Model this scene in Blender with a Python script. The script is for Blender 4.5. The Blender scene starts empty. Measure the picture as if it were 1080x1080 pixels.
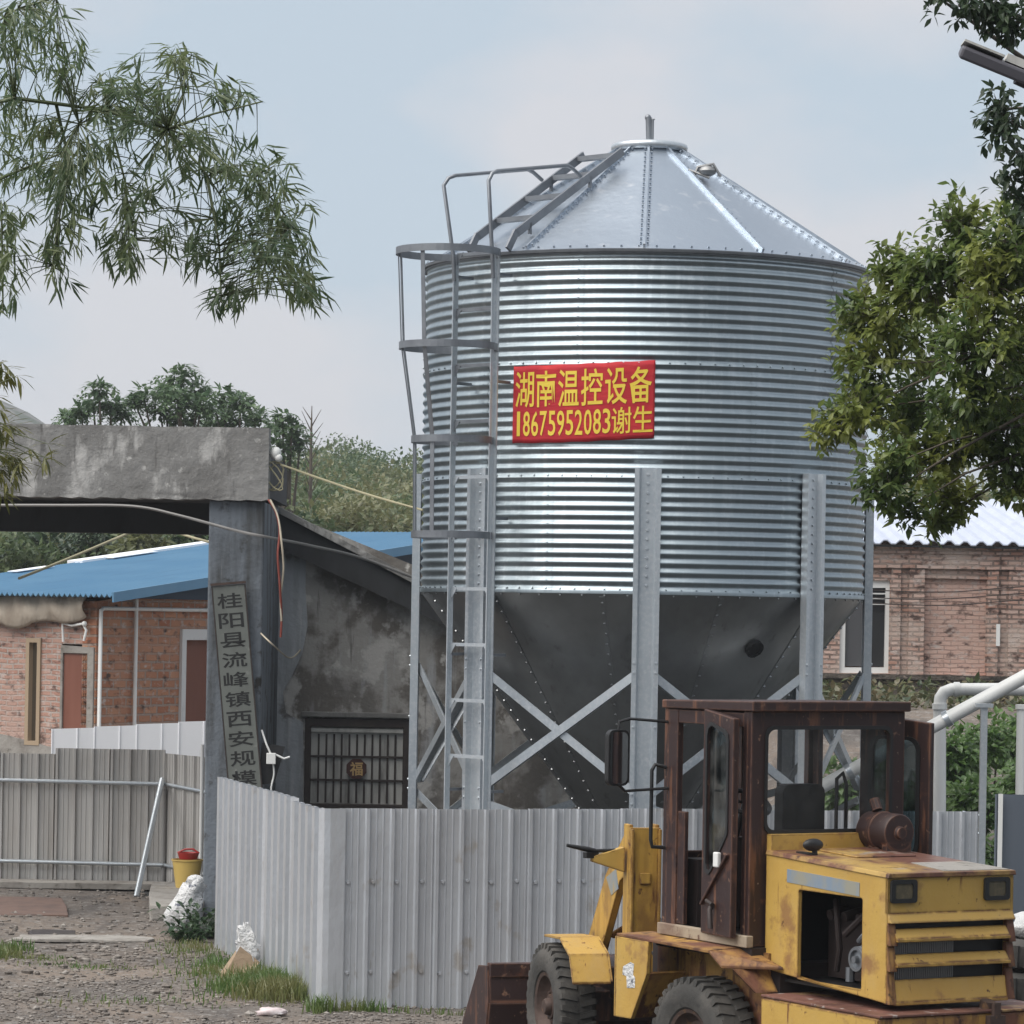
import bpy, bmesh, math, random
from mathutils import Vector, Matrix, noise
from mathutils.geometry import tessellate_polygon
PI = math.pi
rnd = random.Random(7)
scene = bpy.context.scene
COL = scene.collection

# ---------------------------------------------------------------- camera model
F, HY, EYE = 3600.0, 650.0, 3.3
ROLL = math.radians(1.0)
cr, sr = math.cos(ROLL), math.sin(ROLL)

def P(px, py, d):
    """point at depth d that the photograph shows at pixel px, py"""
    dx, dy = px - 540, HY - py
    return Vector(((dx*cr - dy*sr)/F*d, d, EYE + (dx*sr + dy*cr)/F*d))

cam_d = bpy.data.cameras.new('camera')
cam = bpy.data.objects.new('camera', cam_d)
COL.objects.link(cam)
cam_d.sensor_width = 36.0
cam_d.lens = F/1080*36
cam_d.shift_y = (HY - 540)/1080
cam_d.clip_start, cam_d.clip_end = 0.5, 8000
right, up, back = Vector((cr, 0, sr)), Vector((-sr, 0, cr)), Vector((0, -1, 0))
M = Matrix((right, up, back)).transposed().to_4x4()
M.translation = (0, 0, EYE)
cam.matrix_world = M
scene.camera = cam

# ---------------------------------------------------------------- objects
def setp(o, label=None, cat=None, group=None, kind=None):
    if label: o['label'] = label
    if cat: o['category'] = cat
    if group: o['group'] = group
    if kind: o['kind'] = kind
    return o

def thing(name, label, cat, loc=(0, 0, 0), rz=0, group=None):
    o = bpy.data.objects.new(name, None)
    o.empty_display_size = 0.2
    COL.objects.link(o)
    o.location = loc
    o.rotation_euler = (0, 0, rz)
    return setp(o, label, cat, group)

class MB:
    def __init__(s):
        s.v, s.f = [], []
    def add(s, vs, fs, m=None):
        b = len(s.v)
        for p in vs:
            p = Vector(p)
            s.v.append(m @ p if m else p)
        s.f.extend(tuple(b+i for i in f) for f in fs)
        return s
    def box(s, lo, hi, m=None):
        x0, y0, z0 = lo; x1, y1, z1 = hi
        return s.add([(x0,y0,z0),(x1,y0,z0),(x1,y1,z0),(x0,y1,z0),(x0,y0,z1),(x1,y0,z1),(x1,y1,z1),(x0,y1,z1)],
                     [(0,3,2,1),(4,5,6,7),(0,1,5,4),(1,2,6,5),(2,3,7,6),(3,0,4,7)], m)
    def cbox(s, c, size, m=None):
        c = Vector(c); h = Vector(size)/2
        return s.box(c-h, c+h, m)
    def hexa(s, bot, top):
        return s.add(list(bot)+list(top), [(3,2,1,0),(4,5,6,7),(0,1,5,4),(1,2,6,5),(2,3,7,6),(3,0,4,7)])
    def tube(s, pts, r, n=8, m=None, caps=True):
        pts = [Vector(p) for p in pts]
        rs = r if isinstance(r, (list, tuple)) else [r]*len(pts)
        t0 = (pts[1]-pts[0]).normalized()
        ref = Vector((0, 0, 1)) if abs(t0.z) < .9 else Vector((1, 0, 0))
        nn = t0.cross(ref).normalized()
        vs, fs = [], []
        for i, p in enumerate(pts):
            if i == 0: t = pts[1]-pts[0]
            elif i == len(pts)-1: t = pts[-1]-pts[-2]
            else: t = (pts[i+1]-pts[i]).normalized() + (pts[i]-pts[i-1]).normalized()
            t.normalize()
            nn = (nn - t*nn.dot(t))
            if nn.length < 1e-6: nn = t.orthogonal()
            nn.normalize()
            bb = t.cross(nn)
            for k in range(n):
                a = 2*PI*k/n
                vs.append(p + (nn*math.cos(a) + bb*math.sin(a))*rs[i])
        for i in range(len(pts)-1):
            for k in range(n):
                k2 = (k+1) % n
                fs.append((i*n+k, i*n+k2, (i+1)*n+k2, (i+1)*n+k))
        if caps:
            fs.append(tuple(range(n-1, -1, -1)))
            fs.append(tuple((len(pts)-1)*n+k for k in range(n)))
        return s.add(vs, fs, m)
    def bar(s, p0, p1, w, h, upv=(0, 0, 1)):
        """rectangular bar between two points; w across, h along upv"""
        p0, p1 = Vector(p0), Vector(p1)
        t = (p1-p0).normalized()
        u = Vector(upv); u = (u - t*u.dot(t)).normalized()
        c = t.cross(u)
        q = [c*sx*w/2 + u*sy*h/2 for sx, sy in ((-1,-1),(1,-1),(1,1),(-1,1))]
        return s.hexa([p0+k for k in q], [p1+k for k in q])
    def lathe(s, prof, n=32, m=None, axis='z', a0=0, a1=2*PI):
        """profile of (r, h) round an axis"""
        full = abs(a1-a0-2*PI) < 1e-6
        cols = n if full else n+1
        vs, fs = [], []
        for (r, h) in prof:
            for k in range(cols):
                a = a0 + (a1-a0)*k/n
                if axis == 'z': vs.append((r*math.sin(a), -r*math.cos(a), h))
                elif axis == 'y': vs.append((r*math.cos(a), h, r*math.sin(a)))
                else: vs.append((h, r*math.cos(a), r*math.sin(a)))
        for i in range(len(prof)-1):
            for k in range(n):
                k2 = (k+1) % cols
                fs.append((i*cols+k, i*cols+k2, (i+1)*cols+k2, (i+1)*cols+k))
        return s.add(vs, fs, m)
    def prism(s, poly, t, m=None, holes=()):
        """flat plate: outline in (u, v), thickness along w"""
        loops = [list(poly)] + [list(h) for h in holes]
        flat = [p for l in loops for p in l]
        tri = tessellate_polygon([[Vector((p[0], p[1], 0)) for p in l] for l in loops])
        n = len(flat)
        vs = [(u, v, 0) for u, v in flat] + [(u, v, t) for u, v in flat]
        fs = []
        for a, b, c in tri:
            (ax, ay), (bx, by), (cx_, cy_) = flat[a], flat[b], flat[c]
            if (bx-ax)*(cy_-ay)-(by-ay)*(cx_-ax) < 0: b, c = c, b
            fs.append((c, b, a)); fs.append((a+n, b+n, c+n))
        o = 0
        for li, l in enumerate(loops):
            k = len(l)
            area = sum(l[i][0]*l[(i+1) % k][1]-l[(i+1) % k][0]*l[i][1] for i in range(k))
            ccw = (area > 0) == (li == 0)
            for i in range(k):
                a, b = o+i, o+(i+1) % k
                fs.append((a, b, b+n, a+n) if ccw else (b, a, a+n, b+n))
            o += k
        return s.add(vs, fs, m)
    def ball(s, c, r, n=8, k=6, sc=(1, 1, 1)):
        prof = []
        c = Vector(c)
        vs, fs = [], []
        for i in range(k+1):
            ph = -PI/2 + PI*i/k
            for j in range(n):
                a = 2*PI*j/n
                vs.append(c + Vector((math.cos(ph)*math.cos(a)*r*sc[0], math.cos(ph)*math.sin(a)*r*sc[1], math.sin(ph)*r*sc[2])))
        for i in range(k):
            for j in range(n):
                fs.append((i*n+j, i*n+(j+1) % n, (i+1)*n+(j+1) % n, (i+1)*n+j))
        return s.add(vs, fs)
    def bolt(s, c, nrm, r=.012, h=.01):
        c, nrm = Vector(c), Vector(nrm).normalized()
        a = nrm.orthogonal().normalized(); b = nrm.cross(a)
        vs = []
        for (rr, hh) in ((r, 0), (r*.8, h)):
            for k in range(6):
                q = 2*PI*k/6
                vs.append(c + (a*math.cos(q)+b*math.sin(q))*rr + nrm*hh)
        fs = [(k, (k+1) % 6, 6+(k+1) % 6, 6+k) for k in range(6)] + [tuple(range(6, 12))]
        return s.add(vs, fs)
    def build(s, name, mat, parent=None, org=None, smooth=None, bevel=0, own=False):
        me = bpy.data.meshes.new(name)
        o0 = Vector(org) if org is not None else Vector((0, 0, 0))
        me.from_pydata([tuple(p-o0) for p in s.v], [], s.f)
        me.validate()
        me.materials.append(mat)
        if smooth is not None:
            me.shade_smooth()
            me.set_sharp_from_angle(angle=math.radians(smooth))
        o = bpy.data.objects.new(name, me)
        COL.objects.link(o)
        if parent is not None: o.parent = parent
        elif org is not None: o.location = o0
        if bevel:
            b = o.modifiers.new('bevel', 'BEVEL')
            b.width = bevel; b.segments = 2; b.limit_method = 'ANGLE'; b.angle_limit = math.radians(40)
        return o

def copy_tree(o, parent=None):
    c = o.copy()
    COL.objects.link(c)
    if parent is not None: c.parent = parent
    for ch in [k for k in COL.objects if k.parent == o]:
        copy_tree(ch, c)
    return c

def rrect(u0, v0, u1, v1, r, n=5):
    pts = []
    for cx, cy, a in ((u1-r, v0+r, -PI/2), (u1-r, v1-r, 0), (u0+r, v1-r, PI/2), (u0+r, v0+r, PI)):
        for k in range(n+1):
            q = a + PI/2*k/n
            pts.append((cx+r*math.cos(q), cy+r*math.sin(q)))
    return pts

def frame(o, u, v):
    """matrix taking (u, v, w) to o + u*U + v*V + w*(U x V)"""
    u, v = Vector(u).normalized(), Vector(v).normalized()
    m = Matrix((u, v, u.cross(v))).transposed().to_4x4()
    m.translation = Vector(o)
    return m

_txt = None
def glyphs(body, box, bold=0.0):
    """lettering as flat polygons fitted to box (u0, v0, u1, v1)"""
    c = bpy.data.curves.new('lettering', 'FONT')
    c.body = body
    c.offset = bold
    c.resolution_u = 3
    o = bpy.data.objects.new('lettering', c)
    COL.objects.link(o)
    dg = bpy.context.evaluated_depsgraph_get()
    me = bpy.data.meshes.new_from_object(o.evaluated_get(dg))
    vs = [(v.co.x, v.co.y) for v in me.vertices]
    fs = [tuple(p.vertices) for p in me.polygons]
    bpy.data.objects.remove(o); bpy.data.curves.remove(c); bpy.data.meshes.remove(me)
    x0, x1 = min(v[0] for v in vs), max(v[0] for v in vs)
    y0, y1 = min(v[1] for v in vs), max(v[1] for v in vs)
    u0, v0, u1, v1 = box
    return [(u0+(x-x0)/(x1-x0)*(u1-u0), v0+(y-y0)/(y1-y0)*(v1-v0)) for x, y in vs], fs

# ---------------------------------------------------------------- materials
class NT:
    def __init__(s, name):
        s.m = bpy.data.materials.new(name)
        s.m.use_nodes = True
        s.t = s.m.node_tree
        s.t.nodes.clear()
        s.out = s.n('ShaderNodeOutputMaterial')
    def n(s, typ, **kw):
        nd = s.t.nodes.new(typ)
        for k, v in kw.items():
            if k.startswith('i_'):
                nd.inputs[k[2:].replace('_', ' ')].default_value = v
            else: setattr(nd, k, v)
        return nd
    def l(s, a, b): s.t.links.new(a, b)
    def coord(s, scale=(1, 1, 1), kind='Object'):
        tc = s.n('ShaderNodeTexCoord')
        mp = s.n('ShaderNodeMapping')
        mp.inputs['Scale'].default_value = scale
        s.l(tc.outputs[kind], mp.inputs['Vector'])
        return mp.outputs['Vector']
    def noise(s, scale=(1, 1, 1), detail=4, rough=.55, kind='Object', dist=0):
        nz = s.n('ShaderNodeTexNoise')
        nz.inputs['Scale'].default_value = 1
        nz.inputs['Detail'].default_value = detail
        nz.inputs['Roughness'].default_value = rough
        nz.inputs['Distortion'].default_value = dist
        if not isinstance(scale, (tuple, list)): scale = (scale,)*3
        s.l(s.coord(scale, kind), nz.inputs['Vector'])
        return nz.outputs['Fac']
    def ramp(s, fac, lo, hi):
        mr = s.n('ShaderNodeMapRange')
        mr.inputs['From Min'].default_value = lo
        mr.inputs['From Max'].default_value = hi
        s.l(fac, mr.inputs['Value'])
        return mr.outputs['Result']
    def mix(s, fac, a, b):
        mx = s.n('ShaderNodeMix', data_type='RGBA')
        for sock, val in ((mx.inputs['Factor'], fac), (mx.inputs[6], a), (mx.inputs[7], b)):
            if isinstance(val, (int, float)): sock.default_value = val
            elif isinstance(val, (tuple, list)): sock.default_value = (*val[:3], 1)
            else: s.l(val, sock)
        return mx.outputs[2]
    def math(s, op, a, b=None):
        nd = s.n('ShaderNodeMath', operation=op)
        for i, val in enumerate((a, b)):
            if val is None: continue
            if isinstance(val, (int, float)): nd.inputs[i].default_value = val
            else: s.l(val, nd.inputs[i])
        return nd.outputs[0]
    def done(s, color, rough=.6, metal=0, bump=None, bump_d=.01, spec=None, normal=None):
        b = s.n('ShaderNodeBsdfPrincipled')
        for sock, val in ((b.inputs['Base Color'], color), (b.inputs['Roughness'], rough), (b.inputs['Metallic'], metal)):
            if isinstance(val, (int, float)): sock.default_value = val
            elif isinstance(val, (tuple, list)): sock.default_value = (*val[:3], 1)
            else: s.l(val, sock)
        if spec is not None: b.inputs['Specular IOR Level'].default_value = spec
        if bump is not None:
            bp = s.n('ShaderNodeBump')
            bp.inputs['Distance'].default_value = bump_d
            bp.inputs['Strength'].default_value = 1
            s.l(bump, bp.inputs['Height'])
            s.l(bp.outputs['Normal'], b.inputs['Normal'])
        s.l(b.outputs[0], s.out.inputs['Surface'])
        return s.m

def mat(name, base, rough=.6, metal=0, layers=(), bump=None, spec=None, edge=None):
    """layers: (scale, lo, hi, colour[, detail]); bump: (scale, distance); edge: (colour, radius)"""
    t = NT(name)
    col = base
    rg = rough
    for ly in layers:
        sc, lo, hi, c = ly[:4]
        fac = t.ramp(t.noise(sc, ly[4] if len(ly) > 4 else 5, .6), lo, hi)
        col = t.mix(fac, col, c)
        if len(ly) > 5: rg = t.math('ADD', t.math('MULTIPLY', fac, ly[5]-rough), rough) if not hasattr(rg, 'node') else rg
    if edge:
        bv = t.n('ShaderNodeBevel', samples=4)
        bv.inputs['Radius'].default_value = edge[1]
        ge = t.n('ShaderNodeNewGeometry')
        dp = t.n('ShaderNodeVectorMath', operation='DOT_PRODUCT')
        t.l(bv.outputs[0], dp.inputs[0]); t.l(ge.outputs['Normal'], dp.inputs[1])
        e = t.ramp(dp.outputs['Value'], .99, .90)
        nz = t.ramp(t.noise(13, 5), .33, .52)
        col = t.mix(t.math('MULTIPLY', e, nz), col, edge[0])
    bp = t.noise(bump[0], 6, .6) if bump else None
    return t.done(col, rg, metal, bp, bump[1] if bump else .01, spec)

def brick_mat(name, c1, c2, mortar, dirt, bw=.24, bh=.07, m=.012, sx=1.0):
    t = NT(name)
    tc = t.n('ShaderNodeTexCoord')
    sp = t.n('ShaderNodeSeparateXYZ'); t.l(tc.outputs['Object'], sp.inputs[0])
    u = t.math('ADD', sp.outputs[0], sp.outputs[1])
    wob = t.noise((3, 3, 3), 3)
    cb = t.n('ShaderNodeCombineXYZ')
    t.l(t.math('ADD', u, t.math('MULTIPLY', wob, .05)), cb.inputs[0])
    t.l(t.math('ADD', sp.outputs[2], t.math('MULTIPLY', wob, .05)), cb.inputs[1])
    bk = t.n('ShaderNodeTexBrick')
    bk.inputs['Scale'].default_value = 1
    bk.inputs['Brick Width'].default_value = bw
    bk.inputs['Row Height'].default_value = bh
    bk.inputs['Mortar Size'].default_value = m
    bk.inputs['Mortar Smooth'].default_value = .3
    bk.inputs['Color1'].default_value = (*c1, 1)
    bk.inputs['Color2'].default_value = (*c2, 1)
    bk.inputs['Mortar'].default_value = (*mortar, 1)
    t.l(cb.outputs[0], bk.inputs['Vector'])
    col = t.mix(t.ramp(t.noise((1.1, 1.1, 1.4), 5), .45, .7), bk.outputs['Color'], dirt)
    col = t.mix(t.ramp(t.noise((7, 7, 12), 4), .55, .72), col, (.5, .42, .38))
    col = t.mix(t.ramp(t.noise((5, 5, 9), 4), .56, .7), col, (.09, .055, .045))
    ad = t.math('SUBTRACT', t.noise(30, 4), bk.outputs['Fac'])
    return t.done(col, .9, 0, ad, .012)

def leaf_mat(name, dark, light, third=None, clump=.9, trans=.35):
    t = NT(name)
    ge = t.n('ShaderNodeNewGeometry')
    col = t.mix(ge.outputs['Random Per Island'], dark, light)
    if third:
        col = t.mix(t.ramp(t.noise(clump, 2), .45, .62), col, third)
    b = t.n('ShaderNodeBsdfPrincipled')
    b.inputs['Roughness'].default_value = .34
    b.inputs['Specular IOR Level'].default_value = .55
    t.l(col, b.inputs['Base Color'])
    tr = t.n('ShaderNodeBsdfTranslucent')
    t.l(col, tr.inputs['Color'])
    mx = t.n('ShaderNodeMixShader'); mx.inputs[0].default_value = trans
    t.l(b.outputs[0], mx.inputs[1]); t.l(tr.outputs[0], mx.inputs[2])
    t.l(mx.outputs[0], t.out.inputs['Surface'])
    return t.m

def glass_mat(name, tint=(.75, .8, .8), gl=.14, dust=.08):
    t = NT(name)
    tr = t.n('ShaderNodeBsdfTransparent'); tr.inputs['Color'].default_value = (*tint, 1)
    g = t.n('ShaderNodeBsdfGlossy'); g.inputs['Roughness'].default_value = .05
    d = t.n('ShaderNodeBsdfDiffuse'); d.inputs['Color'].default_value = (.3, .3, .29, 1)
    m1 = t.n('ShaderNodeMixShader'); m1.inputs[0].default_value = gl
    m2 = t.n('ShaderNodeMixShader')
    t.l(t.math('MULTIPLY', t.ramp(t.noise(6, 4), .35, .75), dust*2), m2.inputs[0])
    t.l(tr.outputs[0], m1.inputs[1]); t.l(g.outputs[0], m1.inputs[2])
    t.l(m1.outputs[0], m2.inputs[1]); t.l(d.outputs[0], m2.inputs[2])
    t.l(m2.outputs[0], t.out.inputs['Surface'])
    return t.m

MT = {}
RUST = (.09, .035, .018)
MT['galv'] = mat('galvanised_steel', (.54, .58, .61), .36, .65, [((1.2, 1.2, .5), .4, .7, (.42, .46, .50), 4), (26, .45, .75, (.62, .64, .66), 3)])
MT['galv_wall'] = mat('corrugated_galvanised', (.39, .445, .475), .43, 1, [((.8, .8, .25), .4, .7, (.31, .36, .39), 4), ((14, 14, 2), .5, .8, (.47, .52, .545), 3)])
MT['galv_roof'] = mat('roof_galvanised', (.49, .54, .60), .38, 1, [((.9, .9, .9), .4, .7, (.50, .55, .61), 4), ((5, 5, 1.5), .6, .75, (.68, .70, .73), 3)], bump=((1.2, 1.2, .9), .018))
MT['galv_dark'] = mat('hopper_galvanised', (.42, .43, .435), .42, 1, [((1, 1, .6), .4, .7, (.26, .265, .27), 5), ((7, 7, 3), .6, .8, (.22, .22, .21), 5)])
MT['zinc'] = mat('zinc_ladder', (.25, .265, .285), .48, .8, [(5, .4, .7, (.19, .20, .22))])
MT['fence'] = mat('grey_sheet_metal', (.56, .58, .61), .30, .42, [((2, 2, .5), .42, .72, (.50, .515, .54), 5), ((18, 18, 1.2), .62, .85, (.40, .41, .43), 4), ((9, 9, 3), .66, .78, (.36, .34, .31), 5), ((3, 3, 2.5), .62, .70, (.44, .42, .40), 6)], bump=((1.5, 1.5, .9), .03))
MT['fence_old'] = mat('weathered_sheet_metal', (.46, .44, .415), .5, .3, [((3, 3, .3), .4, .65, (.56, .545, .52), 5), ((7, 7, .35), .54, .74, (.35, .325, .295), 5), ((1, 1, 1), .5, .75, (.40, .37, .335), 5), ((12, 12, .4), .60, .72, (.62, .60, .57), 4)])
MT['fence_blue'] = mat('blue_grey_sheet', (.11, .13, .16), .5, .2, [((4, 4, .6), .45, .75, (.14, .16, .19), 4)])
MT['white_sheet'] = mat('white_sheet_metal', (.86, .87, .90), .45, 0, [((5, 5, .6), .6, .85, (.74, .75, .77), 4)])
MT['white_paint'] = mat('white_pvc', (.74, .74, .72), .4, 0, [((3, 3, 1), .55, .8, (.52, .5, .46), 5)])
MT['banner'] = mat('red_banner_cloth', (.44, .012, .022), .75, 0, [((3, 3, 9), .5, .75, (.60, .03, .03), 4)], bump=((3, 3, 14), .01))
MT['banner_ink'] = mat('yellow_print', (.80, .58, .06), .5)
MT['concrete_wall'] = mat('stained_plaster', (.33, .318, .30), .9, 0,
    [((1.6, 1.6, 1.4), .48, .56, (.155, .140, .125), 8), ((5, 5, .6), .54, .68, (.40, .405, .415), 6), ((2.4, 2.4, 2.2), .54, .60, (.46, .445, .425), 8), ((1.1, 1.1, .9), .53, .59, (.17, .158, .145), 8), (4.2, .61, .68, (.48, .465, .44), 6), ((9, 9, .8), .62, .73, (.12, .112, .105), 5)], bump=(7, .02))
MT['pillar'] = mat('blue_grey_plaster', (.155, .175, .20), .9, 0,
    [((4, 4, .6), .45, .65, (.065, .068, .070), 7), ((7, 7, .4), .58, .72, (.30, .31, .32), 6), (5, .58, .68, (.045, .043, .04), 7)], bump=(8, .02))
MT['beam'] = mat('weathered_concrete', (.245, .24, .232), .92, 0,
    [((2.5, 2.5, 1.6), .45, .6, (.185, .18, .172), 8), ((4, 4, 1.5), .54, .64, (.42, .41, .395), 7), ((.7, .7, 4), .58, .68, (.15, .145, .14), 7), ((8, 8, 1.4), .60, .70, (.12, .115, .11), 6), (9, .62, .7, (.46, .45, .43), 5)], bump=(8, .025))
MT['soffit'] = mat('dark_soffit', (.040, .042, .045), .9, 0, [((3, 3, 1), .5, .7, (.025, .026, .027), 5)])  # near-black tone; gives the strip under the verge its painted shade
MT['blue_roof'] = mat('blue_painted_steel', (.098, .235, .375), .42, 0, [((1, 1, 1), .4, .7, (.125, .265, .40), 4), ((.6, 5, 1), .55, .75, (.09, .205, .33), 4)])
MT['blue_dark'] = mat('dark_blue_fascia', (.03, .06, .10), .6)
MT['brick_near'] = brick_mat('red_brick_near', (.36, .14, .075), (.50, .25, .145), (.36, .27, .22), (.46, .24, .15), .30, .125, .02)
MT['brick_far'] = brick_mat('red_brick_far', (.42, .23, .17), (.56, .40, .34), (.20, .145, .12), (.52, .42, .36), .24, .082, .019)
MT['brick_infill'] = brick_mat('pink_brick_infill', (.52, .33, .27), (.58, .40, .33), (.36, .25, .21), (.50, .34, .28), .24, .075, .009)
MT['rubble'] = mat('dark_rubble', (.10, .085, .07), .95, 0, [((5, 5, 10), .45, .6, (.035, .03, .026), 6), ((7, 7, 14), .58, .68, (.24, .19, .16), 5)], bump=(8, .06))
MT['door_brown'] = mat('brown_door_panel', (.175, .060, .036), .55, 0, [((4, 4, 1), .45, .7, (.20, .075, .048), 4)])
MT['door_frame'] = mat('pale_door_frame', (.66, .66, .65), .6, 0, [((5, 5, 2), .55, .75, (.45, .44, .42), 5)])
MT['tarp'] = mat('beige_tarpaulin', (.44, .38, .31), .85, 0, [((3, 3, 2), .45, .7, (.36, .30, .24), 5)], bump=((5, 5, 2), .05))
MT['sign'] = mat('grey_sign_board', (.135, .145, .132), .7, 0, [((4, 4, 1.5), .48, .72, (.10, .106, .098), 6), (9, .62, .72, (.20, .205, .19), 5)])
MT['ink'] = mat('black_lettering', (.010, .010, .010), .6)
MT['iron'] = mat('dark_iron', (.055, .043, .040), .55, .5, [(6, .5, .7, (.075, .062, .05))])
MT['shutter'] = mat('grey_steel_sheet', (.50, .49, .46), .6, .1, [((5, 5, 1), .45, .7, (.15, .145, .135))])
MT['emblem_base'] = mat('dark_red_emblem', (.06, .018, .012), .5)
MT['gold'] = mat('faded_gold', (.55, .36, .16), .5, .3)
MT['yellow'] = mat('worn_yellow_paint', (.50, .315, .075), .5, 0,
    [((1.5, 1.5, 1.0), .45, .72, (.44, .26, .06), 6), ((6, 6, 2.5), .52, .78, (.46, .30, .10), 6), ((3.2, 3.2, 3.2), .59, .68, (.29, .155, .055), 7), ((18, 18, 1.5), .64, .70, (.16, .065, .025), 5), (9, .65, .69, RUST, 7), (30, .70, .74, (.07, .03, .015), 4)],
    bump=(2.6, .014), edge=((.10, .04, .016), .022))
MT['rust_yellow'] = mat('rusted_yellow_paint', (.40, .225, .055), .65, 0,
    [((2.5, 2.5, 2.5), .42, .58, (.15, .06, .035), 7), ((9, 9, 1.2), .52, .62, (.10, .04, .02), 6), (11, .58, .66, (.05, .022, .014), 6)], bump=(9, .008), edge=((.09, .035, .015), .03))
MT['hood_top'] = mat('rusted_hood_top', (.46, .30, .09), .42, 0,
    [((1.6, 1.6, 1.6), .40, .52, (.15, .065, .045), 8), ((4, 4, 4), .55, .63, (.30, .17, .07), 6), ((2, 2, 2), .60, .66, (.36, .33, .30), 6), (13, .6, .68, (.07, .03, .022), 6)], bump=(9, .006))
MT['yellow_dirty'] = mat('grimy_yellow_paint', (.50, .30, .06), .5, 0,
    [((9, 9, .9), .45, .65, (.33, .185, .04), 6), ((3, 3, 2), .52, .64, (.25, .135, .035), 7), ((14, 14, 2), .60, .68, (.12, .05, .02), 6), (9, .64, .69, RUST, 7)], bump=(2.6, .012), edge=((.10, .04, .016), .022))
MT['rust_top'] = mat('rusted_top_plate', (.17, .075, .055), .6, 0,
    [((2.2, 2.2, 2.2), .45, .6, (.085, .036, .026), 7), ((2.6, 5, 5), .58, .66, (.34, .21, .09), 6), (10, .60, .68, (.36, .31, .28), 5)], bump=(9, .006))
MT['maroon'] = mat('rusty_maroon_paint', (.030, .0135, .0125), .55, 0,
    [((3, 3, 2), .45, .68, (.026, .012, .0115), 6), ((12, 12, 1.4), .57, .66, (.13, .055, .03), 6), (5, .60, .68, (.085, .035, .022), 7), (14, .64, .70, (.20, .11, .07), 6), (26, .70, .74, (.30, .22, .17), 4)], bump=(8, .004), edge=((.14, .065, .04), .02))
MT['maroon_dark'] = mat('dark_maroon_interior', (.020, .012, .011), .7)
MT['black'] = mat('black_plastic', (.014, .014, .015), .5)
MT['rubber'] = mat('dusty_rubber', (.042, .040, .037), .88, 0, [((3, 3, 3), .42, .65, (.085, .078, .07), 6), (14, .6, .72, (.028, .027, .026), 4)], bump=(24, .006))
MT['rim'] = mat('rusty_rim', (.085, .055, .045), .7, .3, [(7, .45, .65, (.05, .032, .026), 6), (12, .6, .7, (.2, .11, .05), 5)], bump=(14, .006))
MT['blue_stripe'] = mat('faded_blue_stripe', (.20, .25, .31), .55, 0, [((4, 4, 3), .42, .6, (.28, .27, .22), 6), ((9, 9, 2), .6, .7, (.44, .27, .08), 5)])
MT['lamp_glass'] = mat('dull_lamp_lens', (.10, .085, .055), .25, 0, [(22, .45, .7, (.15, .12, .075))])
MT['alu'] = mat('dull_aluminium', (.3, .3, .3), .5, .7)
MT['glass'] = glass_mat('dusty_glass', (.98, .98, .98), .035, .03)
MT['glass_door'] = glass_mat('tinted_door_glass', (.30, .37, .39), .16, .10)
MT['mirror'] = mat('mirror_glass', (.5, .53, .55), .05, 1)
MT['bark'] = mat('bark', (.11, .09, .07), .9, 0, [((8, 8, 2), .45, .65, (.06, .05, .04), 6)], bump=((14, 14, 3), .02))
MT['cane'] = mat('bamboo_cane', (.10, .12, .055), .6)
MT['wire_grey'] = mat('grey_cable', (.26, .25, .24), .7)
MT['wire_red'] = mat('red_cord', (.24, .055, .04), .7)
MT['wire_pale'] = mat('pale_cord', (.50, .44, .34), .7)
MT['rope'] = mat('yellowish_rope', (.34, .31, .20), .8)
MT['porcelain'] = mat('white_porcelain', (.72, .72, .70), .4)
MT['lamp_grey'] = mat('street_lamp_housing', (.105, .10, .115), .5, .3)
MT['sack'] = mat('white_woven_sack', (.66, .66, .66), .6, 0, [((9, 9, 7), .60, .64, (.11, .12, .16), 3)], bump=(15, .07))
MT['plastic_yellow'] = mat('yellow_plastic', (.58, .41, .12), .45, 0, [(6, .5, .75, (.46, .31, .10))])
MT['plastic_red'] = mat('red_plastic', (.40, .035, .03), .45)
MT['card'] = mat('brown_cardboard', (.34, .25, .17), .85, 0, [(6, .5, .7, (.25, .18, .12))], bump=(6, .02))
MT['board'] = mat('brown_old_board', (.15, .095, .075), .85, 0, [((4, 4, 4), .45, .68, (.105, .07, .058), 6)], bump=(8, .01))
MT['slab'] = mat('pale_concrete_slab', (.30, .28, .255), .92, 0, [((3, 3, 3), .45, .65, (.21, .19, .17), 7), (12, .6, .7, (.13, .12, .1), 5)], bump=(9, .02))
MT['stone'] = mat('grey_gravel', (.19, .165, .145), .9, 0, [(9, .42, .58, (.105, .09, .078), 3), (5, .54, .64, (.28, .255, .23), 3)])
MT['sill'] = mat('dirty_tan_sill', (.33, .27, .20), .8, 0, [((4, 4, 4), .45, .65, (.19, .13, .095), 6), (11, .58, .68, (.10, .05, .035), 5)], bump=(9, .006))
MT['plaster_pale'] = mat('pale_blue_grey_plaster', (.40, .42, .445), .9, 0, [((5, 5, .7), .45, .62, (.27, .28, .29), 7), ((9, 9, .8), .55, .68, (.52, .525, .53), 6), (3.4, .58, .66, (.17, .165, .16), 7)], bump=(8, .02))
MT['pale_roof'] = mat('pale_blue_white_roof', (.44, .475, .57), .55, 0, [((2, 1, 1), .45, .7, (.50, .53, .61), 4), ((5, .6, 1), .6, .8, (.37, .40, .48), 4)])
# ================================================================ grain silo
SX, SY = 1.40, 37.0
R = 2.39
Z0, Z1 = 3.575, 7.03                      # corrugated wall
TH0 = math.radians(-1.1)
silo = thing('grain_silo', 'tall round corrugated galvanised silo on steel legs with conical roof and hopper', 'silo', (SX, SY, 0))

def polar(r, th, z):
    return Vector((r*math.sin(th), -r*math.cos(th), z))

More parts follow.
